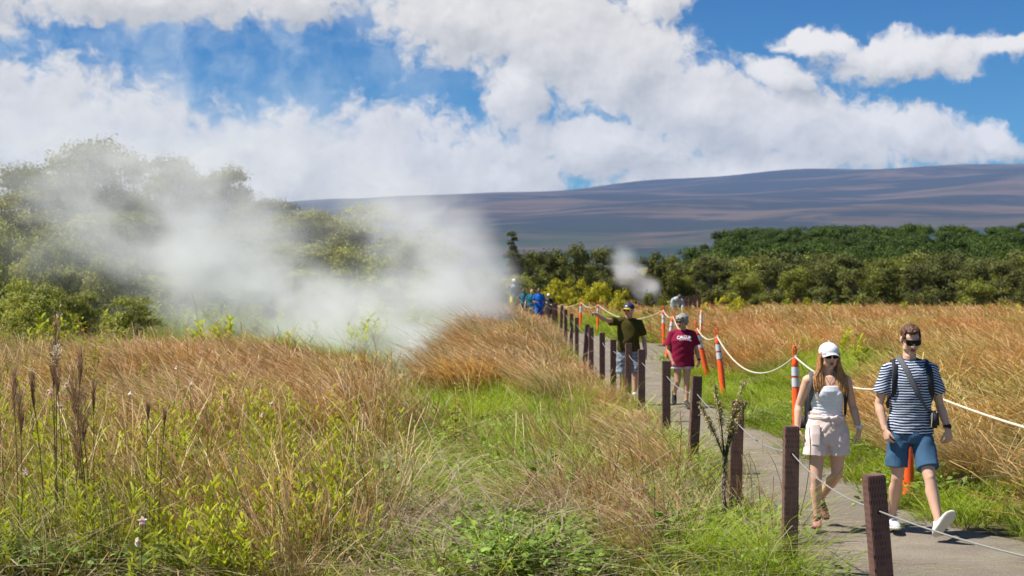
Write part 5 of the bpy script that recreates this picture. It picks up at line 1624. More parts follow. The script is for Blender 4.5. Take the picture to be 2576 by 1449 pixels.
# short hair: quiff on top, tight sides
bm = bmesh.new()
def HE(c, r): bmesh.ops.create_uvsphere(bm, u_segments=24, v_segments=16, radius=1.0, matrix=Mh @ Matrix.Translation(c) @ Matrix.Diagonal((*r, 1)))
HE((0, .030, .046), (.079, .086, .084)); HE((0, -.020, .092), (.066, .066, .036)); HE((0, -.050, .092), (.052, .040, .026)); HE((-.02, -.066, .088), (.034, .024, .020)); HE((0, .07, -.01), (.062, .045, .07))
for sx in (-1, 1): HE((sx * .066, -.012, .045), (.014, .045, .040))
def hairnoise(a, f):
    def g(co):
        return np.array([a * (mnoise.noise(Vector((c[0] * f, c[1] * f, c[2] * f * .6))) + .5 * mnoise.noise(Vector((c[0] * f * 2.7, c[1] * f * 2.7, c[2] * f * 1.6)))) for c in co], np.float32)
    return g
man.part('hair', remesh('hair', bm, 0.004, 1, hairnoise(.008, 55)), M['hair_brown'])
shades(man, Mh, True)
TMs = [(0.875, .200, .142, 0.0), (0.94, .196, .138, 0.0), (1.08, .178, .126, -.006), (1.22, .186, .130, -.006), (1.34, .192, .128, 0.0), (1.42, .182, .112, .01), (1.475, .130, .088, .018), (1.515, .078, .074, .016)]
bm = bmesh.new(); torso(bm, TMs, 0.0)
for (sh, el_, sx) in ((SHa, ELa, -1), (SHb, ELb, 1)):
    s = Vector(sh); e = Vector(el_)
    loft(bm, [Vector((s.x * .35, s.y + .012, s.z + .048)), s + Vector((0, 0, .006)), s.lerp(e, .35), s.lerp(e, .66)], [.060, .064, .068, .076], (0, 1, 0), 20, 'round', 'flat')
shirt = man.part('shirt', remesh('shirt', bm, 0.006, 3, fold(.0045, 9, 12, 1.0)), M['stripes'])
bm = bmesh.new()
loft(bm, [(0.0, .016, 1.508), (0, .012, 1.524)], [(.083, .080), (.076, .074)], (1, 0, 0), 28, 'flat')
man.part('collar', bm_mesh('collar', bm), M['navy'], shirt)
bm = bmesh.new(); box(bm, (0, 0, 0), (.012, .003, .020), Matrix.Translation(front(TMs, .055, 1.305, .008)))
man.part('emblem', bm_mesh('emblem', bm, False), pbr('red_stitching', (.5, .03, .04), .7), shirt)
bm = bmesh.new()
torso(bm, [(0.80, .165, .13, 0.0), (.86, .186, .138, 0), (.93, .184, .132, 0), (.99, .170, .120, 0)])
loft(bm, [(-.092, 0, .88), (-.105, -.005, .74), (-.118, -.012, .585)], [(.100, .112), (.098, .105), (.094, .100)], (1, 0, 0), 24, 'round', 'flat')
loft(bm, [(.092, 0, .88), (.102, -.070, .74), (.112, -.155, .59)], [(.100, .112), (.098, .105), (.096, .100)], (1, 0, 0), 24, 'round', 'flat')
man.part('shorts', remesh('shorts', bm, 0.006, 3, fold(.006, 12, 9, 2.0)), M['denim_blue'])
shoe(man, ANa, (-.06, -1, 0.0), (0, 0, 1), (M['shoe_grey'], M['sole_white'], M['grey_strap']), 1.0, label='pale grey running shoe flat on the ground')
shoe(man, ANb, (.34, -.50, .72), (.25, .70, .60), (M['shoe_white'], M['sole_white'], M['grey_strap']), 1.02, label='white shoe with its toe lifted and pale sole showing')
wband(man, Vector(WRb) + Vector((-.010, .006, .035)), (.05, -.1, -1), M['black_cloth'], 1.05)

# his backpack and cross-body bag are things of their own
bp = empty('backpack', 'black backpack worn by the man in the striped shirt', 'backpack', (fx, fy, 0.015))
bm = bmesh.new(); box(bm, (0, .215, 1.24), (.27, .15, .42), None, .05); box(bm, (0, .30, 1.16), (.22, .06, .24), None, .03)
link('pack_body', bm_mesh('pack_body', bm), M['black_cloth'], bp)
for sx in (-1, 1):
    bm = bmesh.new()
    P = [Vector((sx * .105, .13, 1.43)), Vector((sx * .125, .07, 1.500)), Vector((sx * .132, .01, 1.505)), front(TMs, sx * .140, 1.45, .016) + Vector((0, -.01, 0)), front(TMs, sx * .150, 1.38, .014), front(TMs, sx * .155, 1.30, .012), front(TMs, sx * .166, 1.22, .014), Vector((sx * .190, .03, 1.14)), Vector((sx * .15, .15, 1.08))]
    loft(bm, P, [(.032, .010)] * 6 + [(.022, .008), (.014, .006), (.012, .006)], (1, 0.3, 0), 12)
    link('shoulder_strap', bm_mesh('shoulder_strap', bm), M['black_cloth'], bp)
cb = empty('crossbody_bag', 'small black bag hanging at the hip of the striped man on a grey diagonal strap', 'bag', (fx, fy, 0.015))
bm = bmesh.new()
P = [Vector((-.098, .10, 1.47)), Vector((-.100, .03, 1.530)), front(TMs, -.088, 1.485, .014) + Vector((0, -.012, .01)), front(TMs, -.055, 1.42, .012), front(TMs, -.020, 1.33, .011), front(TMs, .025, 1.235, .011), front(TMs, .070, 1.16, .012), front(TMs, .115, 1.09, .014), Vector((.168, -.10, 1.065))]
loft(bm, P, [(.024, .004)] * 6 + [(.012, .004)] * 3, (.8, 0, .55), 10)
link('strap', bm_mesh('strap', bm), M['grey_strap'], cb)
bm = bmesh.new(); box(bm, (0, 0, 0), (.085, .055, .150), Matrix.Translation((.178, -.115, 1.005)) @ Matrix.Rotation(.3, 4, 'Z') @ Matrix.Rotation(-.10, 4, 'Y'), .022)
pb = link('pouch', bm_mesh('pouch', bm), M['black_cloth'], cb)
bm = bmesh.new(); loft(bm, [(.150, -.146, 1.06), (.148, -.148, 1.0), (.142, -.145, .945)], [.0035] * 3, (1, 0, 0), 6)
link('zip', bm_mesh('zip', bm), M['sole_white'], pb)

# ---- the woman in the white cap
wx_, wy_ = at((2880 + 335 * .6625) / 1.4907, 287)
wom = Fig('person', 'woman in white cap, white top and cream shorts with long auburn hair, walking', (wx_, wy_, 0.015))
TW = [(0.80, .165, .120, .01), (0.90, .170, .122, .01), (0.98, .145, .105, .0), (1.06, .124, .092, -.005), (1.15, .134, .100, -.008), (1.23, .142, .108, -.010), (1.29, .148, .095, 0.0), (1.345, .130, .080, .01), (1.375, .062, .055, .015), (1.42, .050, .052, .008)]
Mh = Hm((0.015, -.012, 1.535), 0.05, 0.04, .94)
SHa, ELa, WRa = (-.165, .015, 1.315), (-.235, .06, 1.09), (-.262, -.01, .90)
SHb, ELb, WRb = (.170, .015, 1.315), (.238, .05, 1.09), (.270, -.06, .895)
KNa, ANa = (-.105, -.06, .475), (-.092, -.03, .125)
KNb, ANb = (.085, -.02, .50), (.012, .30, .245)
wom.part('body', body(TW, Mh, [(SHa, ELa, WRa), (SHb, ELb, WRb)], [(KNa, ANa), (KNb, ANb)], [
    dict(wr=WRa, d=(.05, -.1, -1), nrm=(1, .2, 0), lat=(.2, -1, .1), curl=(.5, .6, .7, .8), k=.9),
    dict(wr=WRb, d=(-.05, -.15, -1), nrm=(-.9, .5, 0), lat=(-.5, -1, .1), curl=(.35, .6, .7, .8), k=.9)], k=.93, hipx=.088, hipz=.86), M['skin_light'])
lips(wom, Mh)
TWs = [(1.00, .138, .106, -.004), (1.06, .134, .102, -.006), (1.12, .138, .106, -.008), (1.18, .148, .116, -.012), (1.225, .150, .120, -.014), (1.262, .149, .110, -.008)]
bm = bmesh.new(); torso(bm, TWs, 0.0); 
for sx in (-1, 1): ellipsoid(bm, (sx * .062, -.088, 1.195), (.058, .040, .052))
wom.part('top', remesh('top', bm, 0.005, 3, lambda co: .0016 * np.sin(co[:, 2] * 230 + co[:, 0] * 18) * (co[:, 2] < 1.17)), M['white_cloth'])
bm = bmesh.new()
torso(bm, [(.76, .160, .125, .005), (.84, .184, .138, .008), (.92, .180, .132, .008), (.98, .158, .118, .003), (1.01, .140, .106, 0), (1.05, .150, .112, 0)])
loft(bm, [(-.090, 0, .85), (-.105, -.02, .76), (-.110, -.025, .665)], [(.100, .112), (.106, .116), (.110, .120)], (1, 0, 0), 24, 'round', 'flat')
loft(bm, [(.090, 0, .85), (.095, -.012, .76), (.098, -.012, .672)], [(.100, .112), (.104, .114), (.108, .118)], (1, 0, 0), 24, 'round', 'flat')
sh_ = wom.part('shorts', remesh('shorts', bm, 0.0055, 2, fold(.006, 14, 9, .5)), M['cream_cloth'])
bm = bmesh.new()   # tied cloth belt: band, knot, two loops and two tails
TS = [(.95, .175, .128, .005), (1.05, .152, .114, 0)]
loft(bm, [(0, .002, .985), (0, .002, 1.015)], [(.160, .122)] * 2, (1, 0, 0), 28, 'flat')
k0 = Vector((0.012, -.132, .995)); ellipsoid(bm, k0, (.020, .016, .018))
loft(bm, [k0, k0 + V(-.035, -.012, .012), k0 + V(-.075, .0, .004), k0 + V(-.045, -.004, -.012), k0], [(.014, .006)] * 5, (0, 0, 1), 8)
loft(bm, [k0, k0 + V(.045, -.012, .018), k0 + V(.105, .018, -.012), k0 + V(.06, -.002, -.02), k0], [(.017, .007)] * 5, (0, 0, 1), 8)
loft(bm, [k0, k0 + V(-.03, -.010, -.05), k0 + V(-.070, -.008, -.115)], [(.012, .005), (.022, .006), (.026, .006)], (.8, 0, .4), 8)
loft(bm, [k0, k0 + V(.012, -.010, -.04), k0 + V(.018, -.006, -.085)], [(.010, .005), (.016, .006), (.020, .005)], (1, 0, 0), 8)
wom.part('tie_belt', remesh('tie_belt', bm, 0.004, 1), M['cream_cloth'], sh_)
bm = bmesh.new()   # patch pocket
pp = [(-.150, .93), (-.095, .93), (-.082, .77), (-.150, .77)]
loft(bm, [V(-.122, -.108, .945), V(-.122, -.126, .86), V(-.122, -.132, .765)], [(.036, .008), (.040, .008), (.036, .008)], (1, -.35, 0), 12, 'flat')
wom.part('pocket', remesh('pocket', bm, 0.004, 1), M['cream_cloth'], sh_)
cap(wom, Mh, M['white_cloth'], M['white_cloth'], 1.06, .036)
shades(wom, Mh)
# long hair: overlapping locks
bm = bmesh.new()
g = random.Random(3)
for sx in (-1, 1):
    for i in range(46):
        f_ = g.random(); a = g.random()
        x0 = sx * (.070 + .008 * a); y0 = -.035 + .09 * f_
        e = sx * (.062 + .098 * g.random()); zl = -.315 - .055 * g.random() - (.02 if abs(e) < .1 else 0)
        P = [V(x0, y0, .035), V(sx * (.080 + .010 * a), y0 + .005, -.03), V(sx * (.080 + .030 * g.random()), -.045 + .045 * f_, -.11),
             V(e * .95 + sx * .004, -.075 + .03 * f_, -.19), V(e + g.gauss(0, .004), -.110 + .014 * f_, -.265), V(e + g.gauss(0, .010) - sx * .006, -.122 + .01 * g.random(), zl)]
        P = [Mh @ q for q in P]
        loft(bm, P, [(.010, .007), (.012, .008), (.013, .008), (.012, .007), (.009, .006), (.0025, .002)], (1, 0, 0), 6)
for i in range(26):
    x0 = (i / 25 - .5) * .15
    P = [Mh @ V(x0, .085 - 3 * x0 * x0, .02), Mh @ V(x0 * 1.1, .095, -.08), Mh @ V(x0 * 1.4, .085, -.20), Mh @ V(x0 * 1.5, .10, -.30)]
    loft(bm, P, [(.014, .01), (.015, .01), (.012, .008), (.004, .003)], (1, 0, 0), 6)
wom.part('hair', bm_mesh('hair', bm), M['hair_auburn'])
bm = bmesh.new()
P = [V(-.040, -.055, 1.385), V(-.022, -.085, 1.335), V(0.004, -.100, 1.300), V(.028, -.087, 1.335), V(.050, -.055, 1.385)]
loft(bm, P, [.0016] * 5, (0, 1, 0), 5); ellipsoid(bm, (0.004, -.103, 1.292), (.005, .003, .008))
wom.part('necklace', bm_mesh('necklace', bm), M['leather'])
shoe(wom, ANa, (-.22, -1, 0.0), (0, 0, 1), (M['shoe_pink'], M['sole_dark'], M['black_cloth']), .90)
shoe(wom, ANb, (.28, -.42, -.86), (.10, -1, .35), (M['shoe_pink'], M['sole_dark'], M['black_cloth']), .90)
wband(wom, Vector(WRb) + Vector((-.004, .006, .022)), (.05, -.1, -1), M['watch_white'], .92)
wp = empty('backpack', 'grey and black backpack worn by the woman in the white cap', 'backpack', (wx_, wy_, 0.015))
bm = bmesh.new(); box(bm, (0, .205, 1.12), (.30, .16, .46), None, .055); box(bm, (-.02, .20, .93), (.34, .15, .20), None, .05)
link('pack_body', bm_mesh('pack_body', bm), M['black_cloth'], wp)
for sx in (-1, 1):
    bm = bmesh.new()
    P = [V(sx * .10, .12, 1.36), V(sx * .125, .06, 1.385), V(sx * .135, .0, 1.375), V(sx * .140, -.062, 1.33), V(sx * .146, -.078, 1.26), V(sx * .150, -.070, 1.20), V(sx * .158, -.02, 1.13), V(sx * .172, .05, 1.02), V(sx * .165, .14, .92)]
    loft(bm, P, [(.026, .009)] * 6 + [(.016, .007), (.012, .006), (.012, .006)], (1, .3, 0), 12)
    link('shoulder_strap', bm_mesh('shoulder_strap', bm), M['grey_strap'] if sx < 0 else M['black_cloth'], wp)

# ---- the pointing man
px_, py_ = at((1850 + 1130 / 2.229) / 1.4907, 144)
pm = Fig('person', 'older man in olive shirt and navy cap, pointing left with an outstretched arm', (px_, py_, 0.015))
TP = [(0.88, .155, .115, 0.0), (0.96, .172, .125, -.01), (1.08, .165, .125, -.015), (1.22, .178, .125, -.01), (1.34, .185, .115, 0.0), (1.42, .170, .100, .01), (1.47, .115, .078, .016), (1.50, .066, .062, .014), (1.55, .058, .060, .006)]
Mh = Hm((0.005, -.03, 1.655), -.55, .05, 1.0)
SHa, ELa, WRa = (-.195, -.01, 1.435), (-.420, -.16, 1.485), (-.595, -.27, 1.595)
SHb, ELb, WRb = (.195, .01, 1.415), (.275, .05, 1.12), (.300, -.03, .88)
KNa, ANa = (-.10, .03, .50), (-.105, .22, .145)
KNb, ANb = (.115, -.10, .52), (.100, -.10, .175)
pm.part('body', body(TP, Mh, [(SHa, ELa, WRa), (SHb, ELb, WRb)], [(KNa, ANa), (KNb, ANb)], [
    dict(wr=WRa, d=(-.80, -.45, .20), nrm=(.1, -.2, -1), lat=(.25, -.9, .2), curl=(.1, .7, .8, .9), point=True, k=1.02),
    dict(wr=WRb, d=(.02, -.1, -1), nrm=(-1, .3, 0), lat=(-.3, -1, 0), curl=(.5, .7, .8, .9))]), M['skin_red'])
lips(pm, Mh)
bm = bmesh.new(); HE_ = lambda c, r: bmesh.ops.create_uvsphere(bm, u_segments=20, v_segments=12, radius=1.0, matrix=Mh @ Matrix.Translation(c) @ Matrix.Diagonal((*r, 1)))
HE_((0, .045, .02), (.077, .068, .055))
pm.part('hair', remesh('hair', bm, 0.005, 1, hairnoise(.004, 70)), M['hair_grey'])
cp = cap(pm, Mh, M['navy'], M['yellow_brim'], 1.04, .030)
bm = bmesh.new(); bmesh.ops.create_uvsphere(bm, u_segments=12, v_segments=8, radius=1.0, matrix=Mh @ Matrix.Translation((0, -.092, .068)) @ Matrix.Diagonal((.026, .006, .018, 1)))
pm.part('emblem', bm_mesh('emblem', bm), M['white_cloth'], cp)
shades(pm, Mh)
TPs = [(0.945, .205, .160, -.008), (1.0, .200, .158, -.012), (1.10, .190, .152, -.016), (1.22, .196, .145, -.010), (1.34, .202, .130, 0.0), (1.42, .185, .114, .01), (1.475, .130, .090, .016), (1.510, .076, .072, .014)]
bm = bmesh.new(); torso(bm, TPs, 0.0)
for (sh, el_, c_) in ((SHa, ELa, .58), (SHb, ELb, .70)):
    s = Vector(sh); e = Vector(el_)
    loft(bm, [Vector((s.x * .35, s.y + .012, s.z + .045)), s + Vector((0, 0, .002)), s.lerp(e, .35), s.lerp(e, c_)], [.062, .070, .074, .084], (0, .3, 1) if sh is SHa else (0, 1, 0), 20, 'round', 'flat')
pm.part('shirt', remesh('shirt', bm, 0.0065, 3, fold(.006, 8, 8, 3.0)), M['olive_cloth'])
bm = bmesh.new(); loft(bm, [(0, -.004, .930), (0, -.004, .962)], [(.186, .146)] * 2, (1, 0, 0), 28, 'flat')
box(bm, (-.01, -.152, .946), (.05, .012, .035))
pm.part('belt', bm_mesh('belt', bm), M['leather'])
bm = bmesh.new()
torso(bm, [(0.80, .165, .13, 0.0), (.86, .186, .14, 0), (.93, .184, .142, -.004)])
loft(bm, [(-.092, 0, .88), (-.108, .01, .74), (-.112, .02, .545)], [(.102, .114), (.104, .112), (.104, .112)], (1, 0, 0), 24, 'round', 'flat')
loft(bm, [(.092, 0, .88), (.106, -.045, .74), (.114, -.085, .555)], [(.102, .114), (.104, .112), (.104, .110)], (1, 0, 0), 24, 'round', 'flat')
pm.part('shorts', remesh('shorts', bm, 0.0065, 2, fold(.008, 14, 14, 4.0)), M['plaid'])
for an in (ANa, ANb):
    bm = bmesh.new(); a = Vector(an); loft(bm, [a + V(0, 0, -.03), a + V(0, 0, .045)], [(.042, .047), (.040, .044)], (1, 0, 0), 16, 'flat')
    pm.part('sock', bm_mesh('sock', bm), M['white_cloth'])
shoe(pm, ANa, (-.1, -.9, -.38), (0, -.4, 1), (M['black_cloth'], M['sole_dark'], M['grey_strap']), 1.02)
shoe(pm, ANb, (.10, -1, -.45), (0, -.45, 1), (M['black_cloth'], M['sole_dark'], M['grey_strap']), 1.02)

# ---- the grey haired woman
gx_, gy_ = at((1850 + 1580 / 2.229) / 1.4907, 147.5)
gw = Fig('person', 'grey haired woman in a maroon T-shirt with white lettering, looking to the left', (gx_, gy_, 0.015))
TG = [(0.76, .165, .125, 0.0), (0.86, .178, .135, 0.0), (0.95, .170, .135, -.01), (1.05, .172, .130, -.015), (1.14, .178, .130, -.02), (1.22, .172, .108, -.005), (1.275, .150, .088, .01), (1.315, .066, .062, .012), (1.37, .054, .056, 0.0)]
Mh = Hm((-.008, -.045, 1.475), -.85, .22, .96)
SHa, ELa, WRa = (-.180, .0, 1.245), (-.232, .02, .985), (-.180, -.08, .80)
SHb, ELb, WRb = (.182, .0, 1.245), (.245, .03, .985), (.285, -.03, .80)
KNa, ANa = (-.082, -.05, .455), (-.110, .17, .25)
KNb, ANb = (.070, -.06, .455), (.062, -.09, .125)
gw.part('body', body(TG, Mh, [(SHa, ELa, WRa), (SHb, ELb, WRb)], [(KNa, ANa), (KNb, ANb)], [
    dict(wr=WRa, d=(.10, -.15, -1), nrm=(1, .3, 0), lat=(.3, -1, .1), curl=(.7, .8, .9, 1.0), k=.9),
    dict(wr=WRb, d=(.03, -.1, -1), nrm=(-1, .3, 0), lat=(-.3, -1, .1), curl=(.6, .8, .9, 1.0), k=.9)], k=.95, hipx=.085, hipz=.82), M['skin_tan'])
lips(gw, Mh)
bm = bmesh.new(); HG = lambda c, r: bmesh.ops.create_uvsphere(bm, u_segments=20, v_segments=12, radius=1.0, matrix=Mh @ Matrix.Translation(c) @ Matrix.Diagonal((*r, 1)))
HG((0, .030, .048), (.096, .100, .088)); HG((0, .055, -.015), (.086, .070, .080)); HG((0, -.048, .078), (.080, .052, .040)); HG((-.03, -.076, .062), (.042, .026, .024)); HG((.035, -.070, .066), (.038, .026, .024))
for sx in (-1, 1): HG((sx * .076, .005, .010), (.022, .050, .055))
gw.part('hair', remesh('hair', bm, 0.0045, 1, hairnoise(.010, 42)), M['hair_grey'])
shades(gw, Mh)
TGs = [(0.700, .215, .165, 0.0), (0.80, .205, .165, 0.0), (0.92, .195, .160, -.012), (1.05, .195, .155, -.02), (1.14, .205, .160, -.03), (1.20, .200, .130, -.012), (1.27, .160, .100, .01), (1.305, .105, .082, .012), (1.325, .078, .072, .012)]
bm = bmesh.new(); torso(bm, TGs, 0.0)
for (sh, el_) in ((SHa, ELa), (SHb, ELb)):
    s = Vector(sh); e = Vector(el_)
    loft(bm, [Vector((s.x * .35, s.y + .012, s.z + .040)), s + Vector((0, 0, .004)), s.lerp(e, .35), s.lerp(e, .72)], [.058, .068, .078, .094], (0, 1, 0), 20, 'round', 'flat')
gs_ = gw.part('shirt', remesh('shirt', bm, 0.0065, 3, fold(.007, 8, 8, 5.0)), M['maroon_cloth'])
fc = bpy.data.curves.new('lettering', 'FONT'); fc.body = "CALLUP"; fc.size = 0.078; fc.align_x = 'CENTER'; fc.offset = 0.0022; fc.extrude = 0.0
fo_ = bpy.data.objects.new('tmpf', fc); COL.objects.link(fo_)
dg = bpy.context.evaluated_depsgraph_get(); dg.update(); tm_ = bpy.data.meshes.new_from_object(fo_.evaluated_get(dg))
bm = bmesh.new(); bm.from_mesh(tm_); bpy.data.objects.remove(fo_)
box(bm, (.01, -.018, 0), (.22, .008, .0005)); box(bm, (.125, -.022, 0), (.03, .02, .0005), Matrix.Rotation(-.6, 4, 'Z') @ Matrix.Identity(4) if False else None)
bmesh.ops.subdivide_edges(bm, edges=bm.edges[:], cuts=1)
for v_ in bm.verts:
    x = v_.co.x * .86 + .012; z = 1.165 + v_.co.y * .95 - 1.1 * (x - .012) ** 2 + .02
    p = front(TGs, x, z, .021); v_.co = Vector((x, p.y, z))
gw.part('lettering', bm_mesh('lettering', bm, False), M['white_cloth'], gs_)
bm = bmesh.new()
torso(bm, [(0.70, .175, .14, 0.0), (.80, .182, .142, 0)])
loft(bm, [(-.088, 0, .76), (-.098, -.01, .655)], [(.100, .120), (.104, .122)], (1, 0, 0), 24, 'round', 'flat')
loft(bm, [(.088, 0, .76), (.094, -.01, .655)], [(.100, .120), (.104, .122)], (1, 0, 0), 24, 'round', 'flat')
m, t = mat_new('floral_print'); co = t.n('ShaderNodeTexCoord').outputs['Object']
vz = t.n('ShaderNodeTexVoronoi', None, Vector=co, Scale=45.0)
c = t.mix(t.smooth(vz.outputs['Distance'], .25, .5), vz.outputs['Color'], (0.75, 0.74, 0.78)); c = t.mix(.35, c, (.30, .20, .45))
t.n('ShaderNodeOutputMaterial', None, Surface=t.n('ShaderNodeBsdfDiffuse', None, Color=c)); M['floral'] = m
gw.part('shorts', remesh('shorts', bm, 0.007, 2), M['floral'])
shoe(gw, ANa, (-.05, -.45, -.88), (0, -1, .35), (M['black_cloth'], M['sole_dark'], M['black_cloth']), .92, collar=True)
shoe(gw, ANb, (.10, -1, 0.0), (0, 0, 1), (M['black_cloth'], M['sole_dark'], M['black_cloth']), .92, collar=False)
wband(gw, Vector(WRb) + Vector((-.004, .006, .02)), (.05, -.1, -1), M['black_cloth'], .95)

# ---- distant walkers
def walker(label, px, s, dz, h, top, bottom, skinm, hairm=None, capm=None, arms=None, yaw=0.0, pitch=0.0, shoes=None, stride=.15, wide=1.0, legs_skin=True):
    x, y = at(px, s); k = h / 1.75
    z = dz + max(0.015, hz_(x, y) if not (path_l(y) < x < path_r(y)) else 0.015)
    fg = Fig('person', label, (x, y, z), 0, k)
    T = [(0.86, .155 * wide, .11, 0), (0.95, .168 * wide, .12, 0), (1.08, .150 * wide, .11, 0), (1.25, .170 * wide, .115, 0), (1.36, .170, .105, 0), (1.42, .12, .08, .01), (1.46, .064, .06, .01), (1.52, .056, .058, 0)]
    Mh = Hm((0, -.02, 1.62), yaw, pitch, 1.0)
    arms = arms or [((-.19, 0, 1.38), (-.25, .03, 1.10), (-.24, -.06, .87)), ((.19, 0, 1.38), (.25, .03, 1.10), (.24, -.06, .87))]
    legs = [((-.10, -.04 - stride * .5, .48), (-.10, -stride, .12)), ((.10, 0, .48), (.10, stride, .12))]
    hs = []
    for (sh, el_, wr) in arms:
        d = (Vector(wr) - Vector(el_)).normalized(); sx = -1 if sh[0] < 0 else 1
        hs.append(dict(wr=wr, d=tuple(d), nrm=(-sx, .2, 0), lat=(0, -1, .2), curl=(.5, .6, .7, .8)))
    fg.part('body', body(T, Mh, arms, legs, hs, vox=.009), skinm)
    if hairm is not None:
        bm = bmesh.new()
        for c, r in (((0, .02, .045), (.084, .092, .082)), ((0, .06, -.02), (.07, .05, .07))):
            bmesh.ops.create_uvsphere(bm, u_segments=16, v_segments=10, radius=1.0, matrix=Mh @ Matrix.Translation(c) @ Matrix.Diagonal((*r, 1)))
        fg.part('hair', remesh('hair', bm, .009, 1), hairm)
    if capm is not None: cap(fg, Mh, capm, capm, 1.06)
    bm = bmesh.new(); torso(bm, [(.90, .19 * wide, .145, 0), (1.08, .175 * wide, .135, 0), (1.25, .186 * wide, .135, 0), (1.36, .182, .12, 0), (1.42, .13, .09, .01), (1.47, .07, .07, .01)])
    for (sh, el_, wr) in arms:
        a, e = Vector(sh), Vector(el_); loft(bm, [Vector((a.x * .35, 0, a.z + .04)), a, a.lerp(e, .6)], [.06, .066, .076], (0, 1, 0), 16, 'round', 'flat')
    fg.part('shirt', remesh('shirt', bm, .010, 2, fold(.006)), top)
    bm = bmesh.new(); torso(bm, [(.82, .175, .135, 0), (.93, .176, .135, 0)])
    for (kn, an), sx in zip(legs, (-1, 1)):
        e = Vector((sx * .09, 0, .88)).lerp(Vector(kn), .80); loft(bm, [(sx * .09, 0, .88), e], [(.10, .11), (.098, .105)], (1, 0, 0), 16, 'round', 'flat')
    fg.part('shorts', remesh('shorts', bm, .010, 2), bottom)
    for kn, an in legs: shoe(fg, an, (0, -1, 0), (0, 0, 1), (shoes or M['black_cloth'], M['sole_dark']), 1.0)
    return fg
walker("distant person in white cap with a hand raised to it, at the steam's edge", 1293, 53, 0.12, 1.72, M['grey_cloth'], M['yellow_cloth'], M['skin_tan'], M['hair_dark'], M['white_cloth'],
       [((-.19, 0, 1.38), (-.33, -.10, 1.30), (-.13, -.16, 1.58)), ((.19, 0, 1.38), (.25, .03, 1.10), (.20, -.10, .90))], yaw=.3)
walker('distant woman in a teal T-shirt holding the handle of a stroller', 1337, 55, 0, 1.66, M['teal_cloth'], M['black_cloth'], M['skin_light'], M['hair_brown'], None,
       [((-.19, 0, 1.38), (-.27, .02, 1.12), (-.33, -.05, .86)), ((.19, 0, 1.38), (.27, -.02, 1.12), (.16, -.26, 1.06))], yaw=.5, pitch=-.15, wide=1.25)
walker('distant dark haired man in a bright blue T-shirt and blue shorts with orange shoes', 1356, 56.5, 0, 1.76, M['blue_cloth'], M['blue_cloth'], M['skin_dark'], M['hair_dark'], None,
       [((-.19, 0, 1.38), (-.25, -.02, 1.12), (-.12, -.24, 1.10)), ((.19, 0, 1.38), (.25, .03, 1.10), (.22, -.06, .87))], yaw=-.2, shoes=M['orange'], wide=1.15)
walker('distant person in pale cap and dark clothes, mostly hidden behind the posts', 1380, 53, 0, 1.45, M['black_cloth'], M['black_cloth'], M['skin_tan'], M['hair_dark'], M['white_cloth'], yaw=-.3)
walker('distant dark haired person whose face shows over the teal woman\'s shoulder', 1317, 52, 0, 1.52, M['teal_cloth'], M['black_cloth'], M['skin_dark'], M['hair_dark'], None)
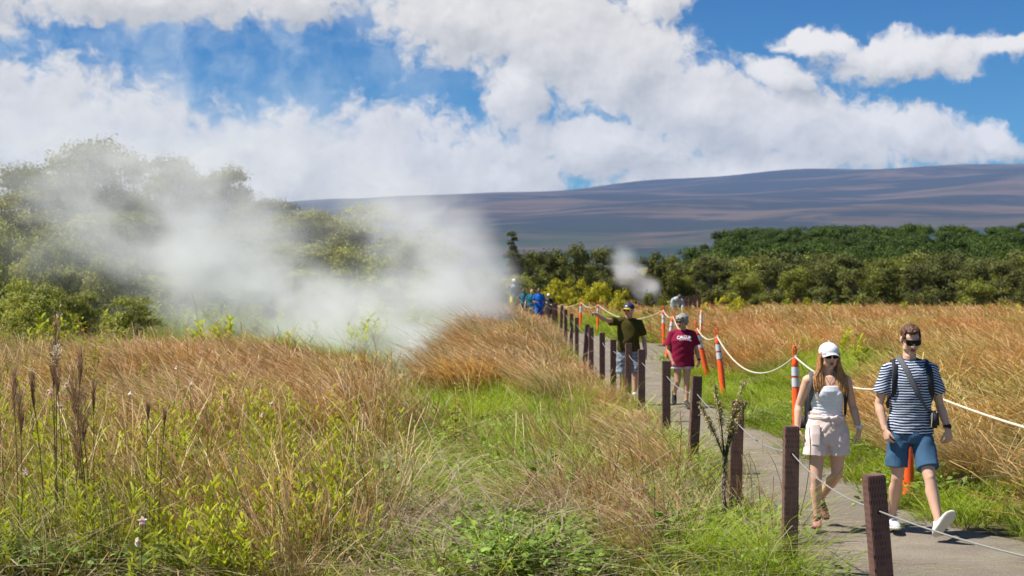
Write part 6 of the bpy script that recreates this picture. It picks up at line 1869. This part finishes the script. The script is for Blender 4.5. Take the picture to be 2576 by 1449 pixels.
# stroller pushed by the teal woman
x, y = at(1342, 56)
y -= 0.55
st_ = empty('stroller', 'dark folding stroller in front of the teal shirted woman', 'stroller', (x, y, 0.015))
bm = bmesh.new()
for sx in (-.2, .2):
    loft(bm, [V(sx, .45, 1.04), V(sx, .2, .80), V(sx, -.25, .12)], [.012] * 3, (1, 0, 0), 8); loft(bm, [V(sx, .2, .80), V(sx, .35, .12)], [.012] * 2, (1, 0, 0), 8)
loft(bm, [V(-.2, .45, 1.04), V(.2, .45, 1.04)], [.016] * 2, (0, 0, 1), 8)
link('frame', bm_mesh('frame', bm), M['grey_strap'], st_)
bm = bmesh.new(); box(bm, (0, .02, .45), (.36, .30, .06), None, .02); box(bm, (0, .16, .68), (.36, .06, .46), None, .02)
link('seat', bm_mesh('seat', bm), M['black_cloth'], st_)
for sx in (-.2, .2):
    for yy_ in (-.25, .35):
        bm = bmesh.new(); bmesh.ops.create_cone(bm, cap_ends=True, segments=16, radius1=.10, radius2=.10, depth=.04, matrix=Matrix.Translation((sx, yy_, .10)) @ Matrix.Rotation(R(90), 4, 'Y'))
        link('wheel', bm_mesh('wheel', bm), M['rubber'], st_)
# stooping figure by the far bush: seen from behind, bent forward
x, y = at(1702, 44)
sf = Fig('person', 'far away person in pale blue bending forward beside a bush at the wood edge', (x, y, hz_(x, y) - .02), 0.0, 1.16)
Mh = Hm((.10, -.34, 1.30), .3, .9, 1.0)
bm = bmesh.new()
loft(bm, [(0, .10, .86), (0, .02, 1.05), (.03, -.14, 1.20), (.06, -.25, 1.27)], [(.16, .12), (.17, .12), (.18, .12), (.08, .08)], (1, 0, 0), 18)
head(bm, Mh)
for sx in (-1, 1):
    arm(bm, (sx * .19, -.14, 1.18), (sx * .30, -.28, .92), (sx * .20, -.42, .72)); hand(bm, (sx * .20, -.42, .72), (0, -.3, -1), (-sx, 0, 0), (0, -1, 0))
    leg(bm, (sx * .09, .10, .88), (sx * .11, .02, .48), (sx * .11, .10, .10))
sf.part('body', remesh('body', bm, .009, 2), M['skin_tan'])
bm = bmesh.new()
loft(bm, [(0, .10, .86), (0, .02, 1.05), (.03, -.13, 1.20), (.06, -.22, 1.26)], [(.19, .15), (.20, .15), (.21, .15), (.10, .09)], (1, 0, 0), 18, 'flat')
for sx in (-1, 1): loft(bm, [(sx * .12, -.12, 1.20), (sx * .20, -.15, 1.17), (sx * .30, -.28, .93), (sx * .22, -.40, .76)], [.075, .075, .062, .05], (0, 1, 0), 14)
sf.part('jacket', remesh('jacket', bm, .010, 2, fold(.006)), M['pale_cloth'])
bm = bmesh.new()
for sx in (-1, 1): loft(bm, [(sx * .09, .10, .90), (sx * .11, .02, .48), (sx * .11, .10, .12)], [(.11, .12), (.085, .09), (.07, .07)], (1, 0, 0), 14, 'round', 'flat')
sf.part('trousers', remesh('trousers', bm, .010, 2), M['denim_blue'])
cap(sf, Mh, M['grey_strap'], M['grey_strap'], 1.06)
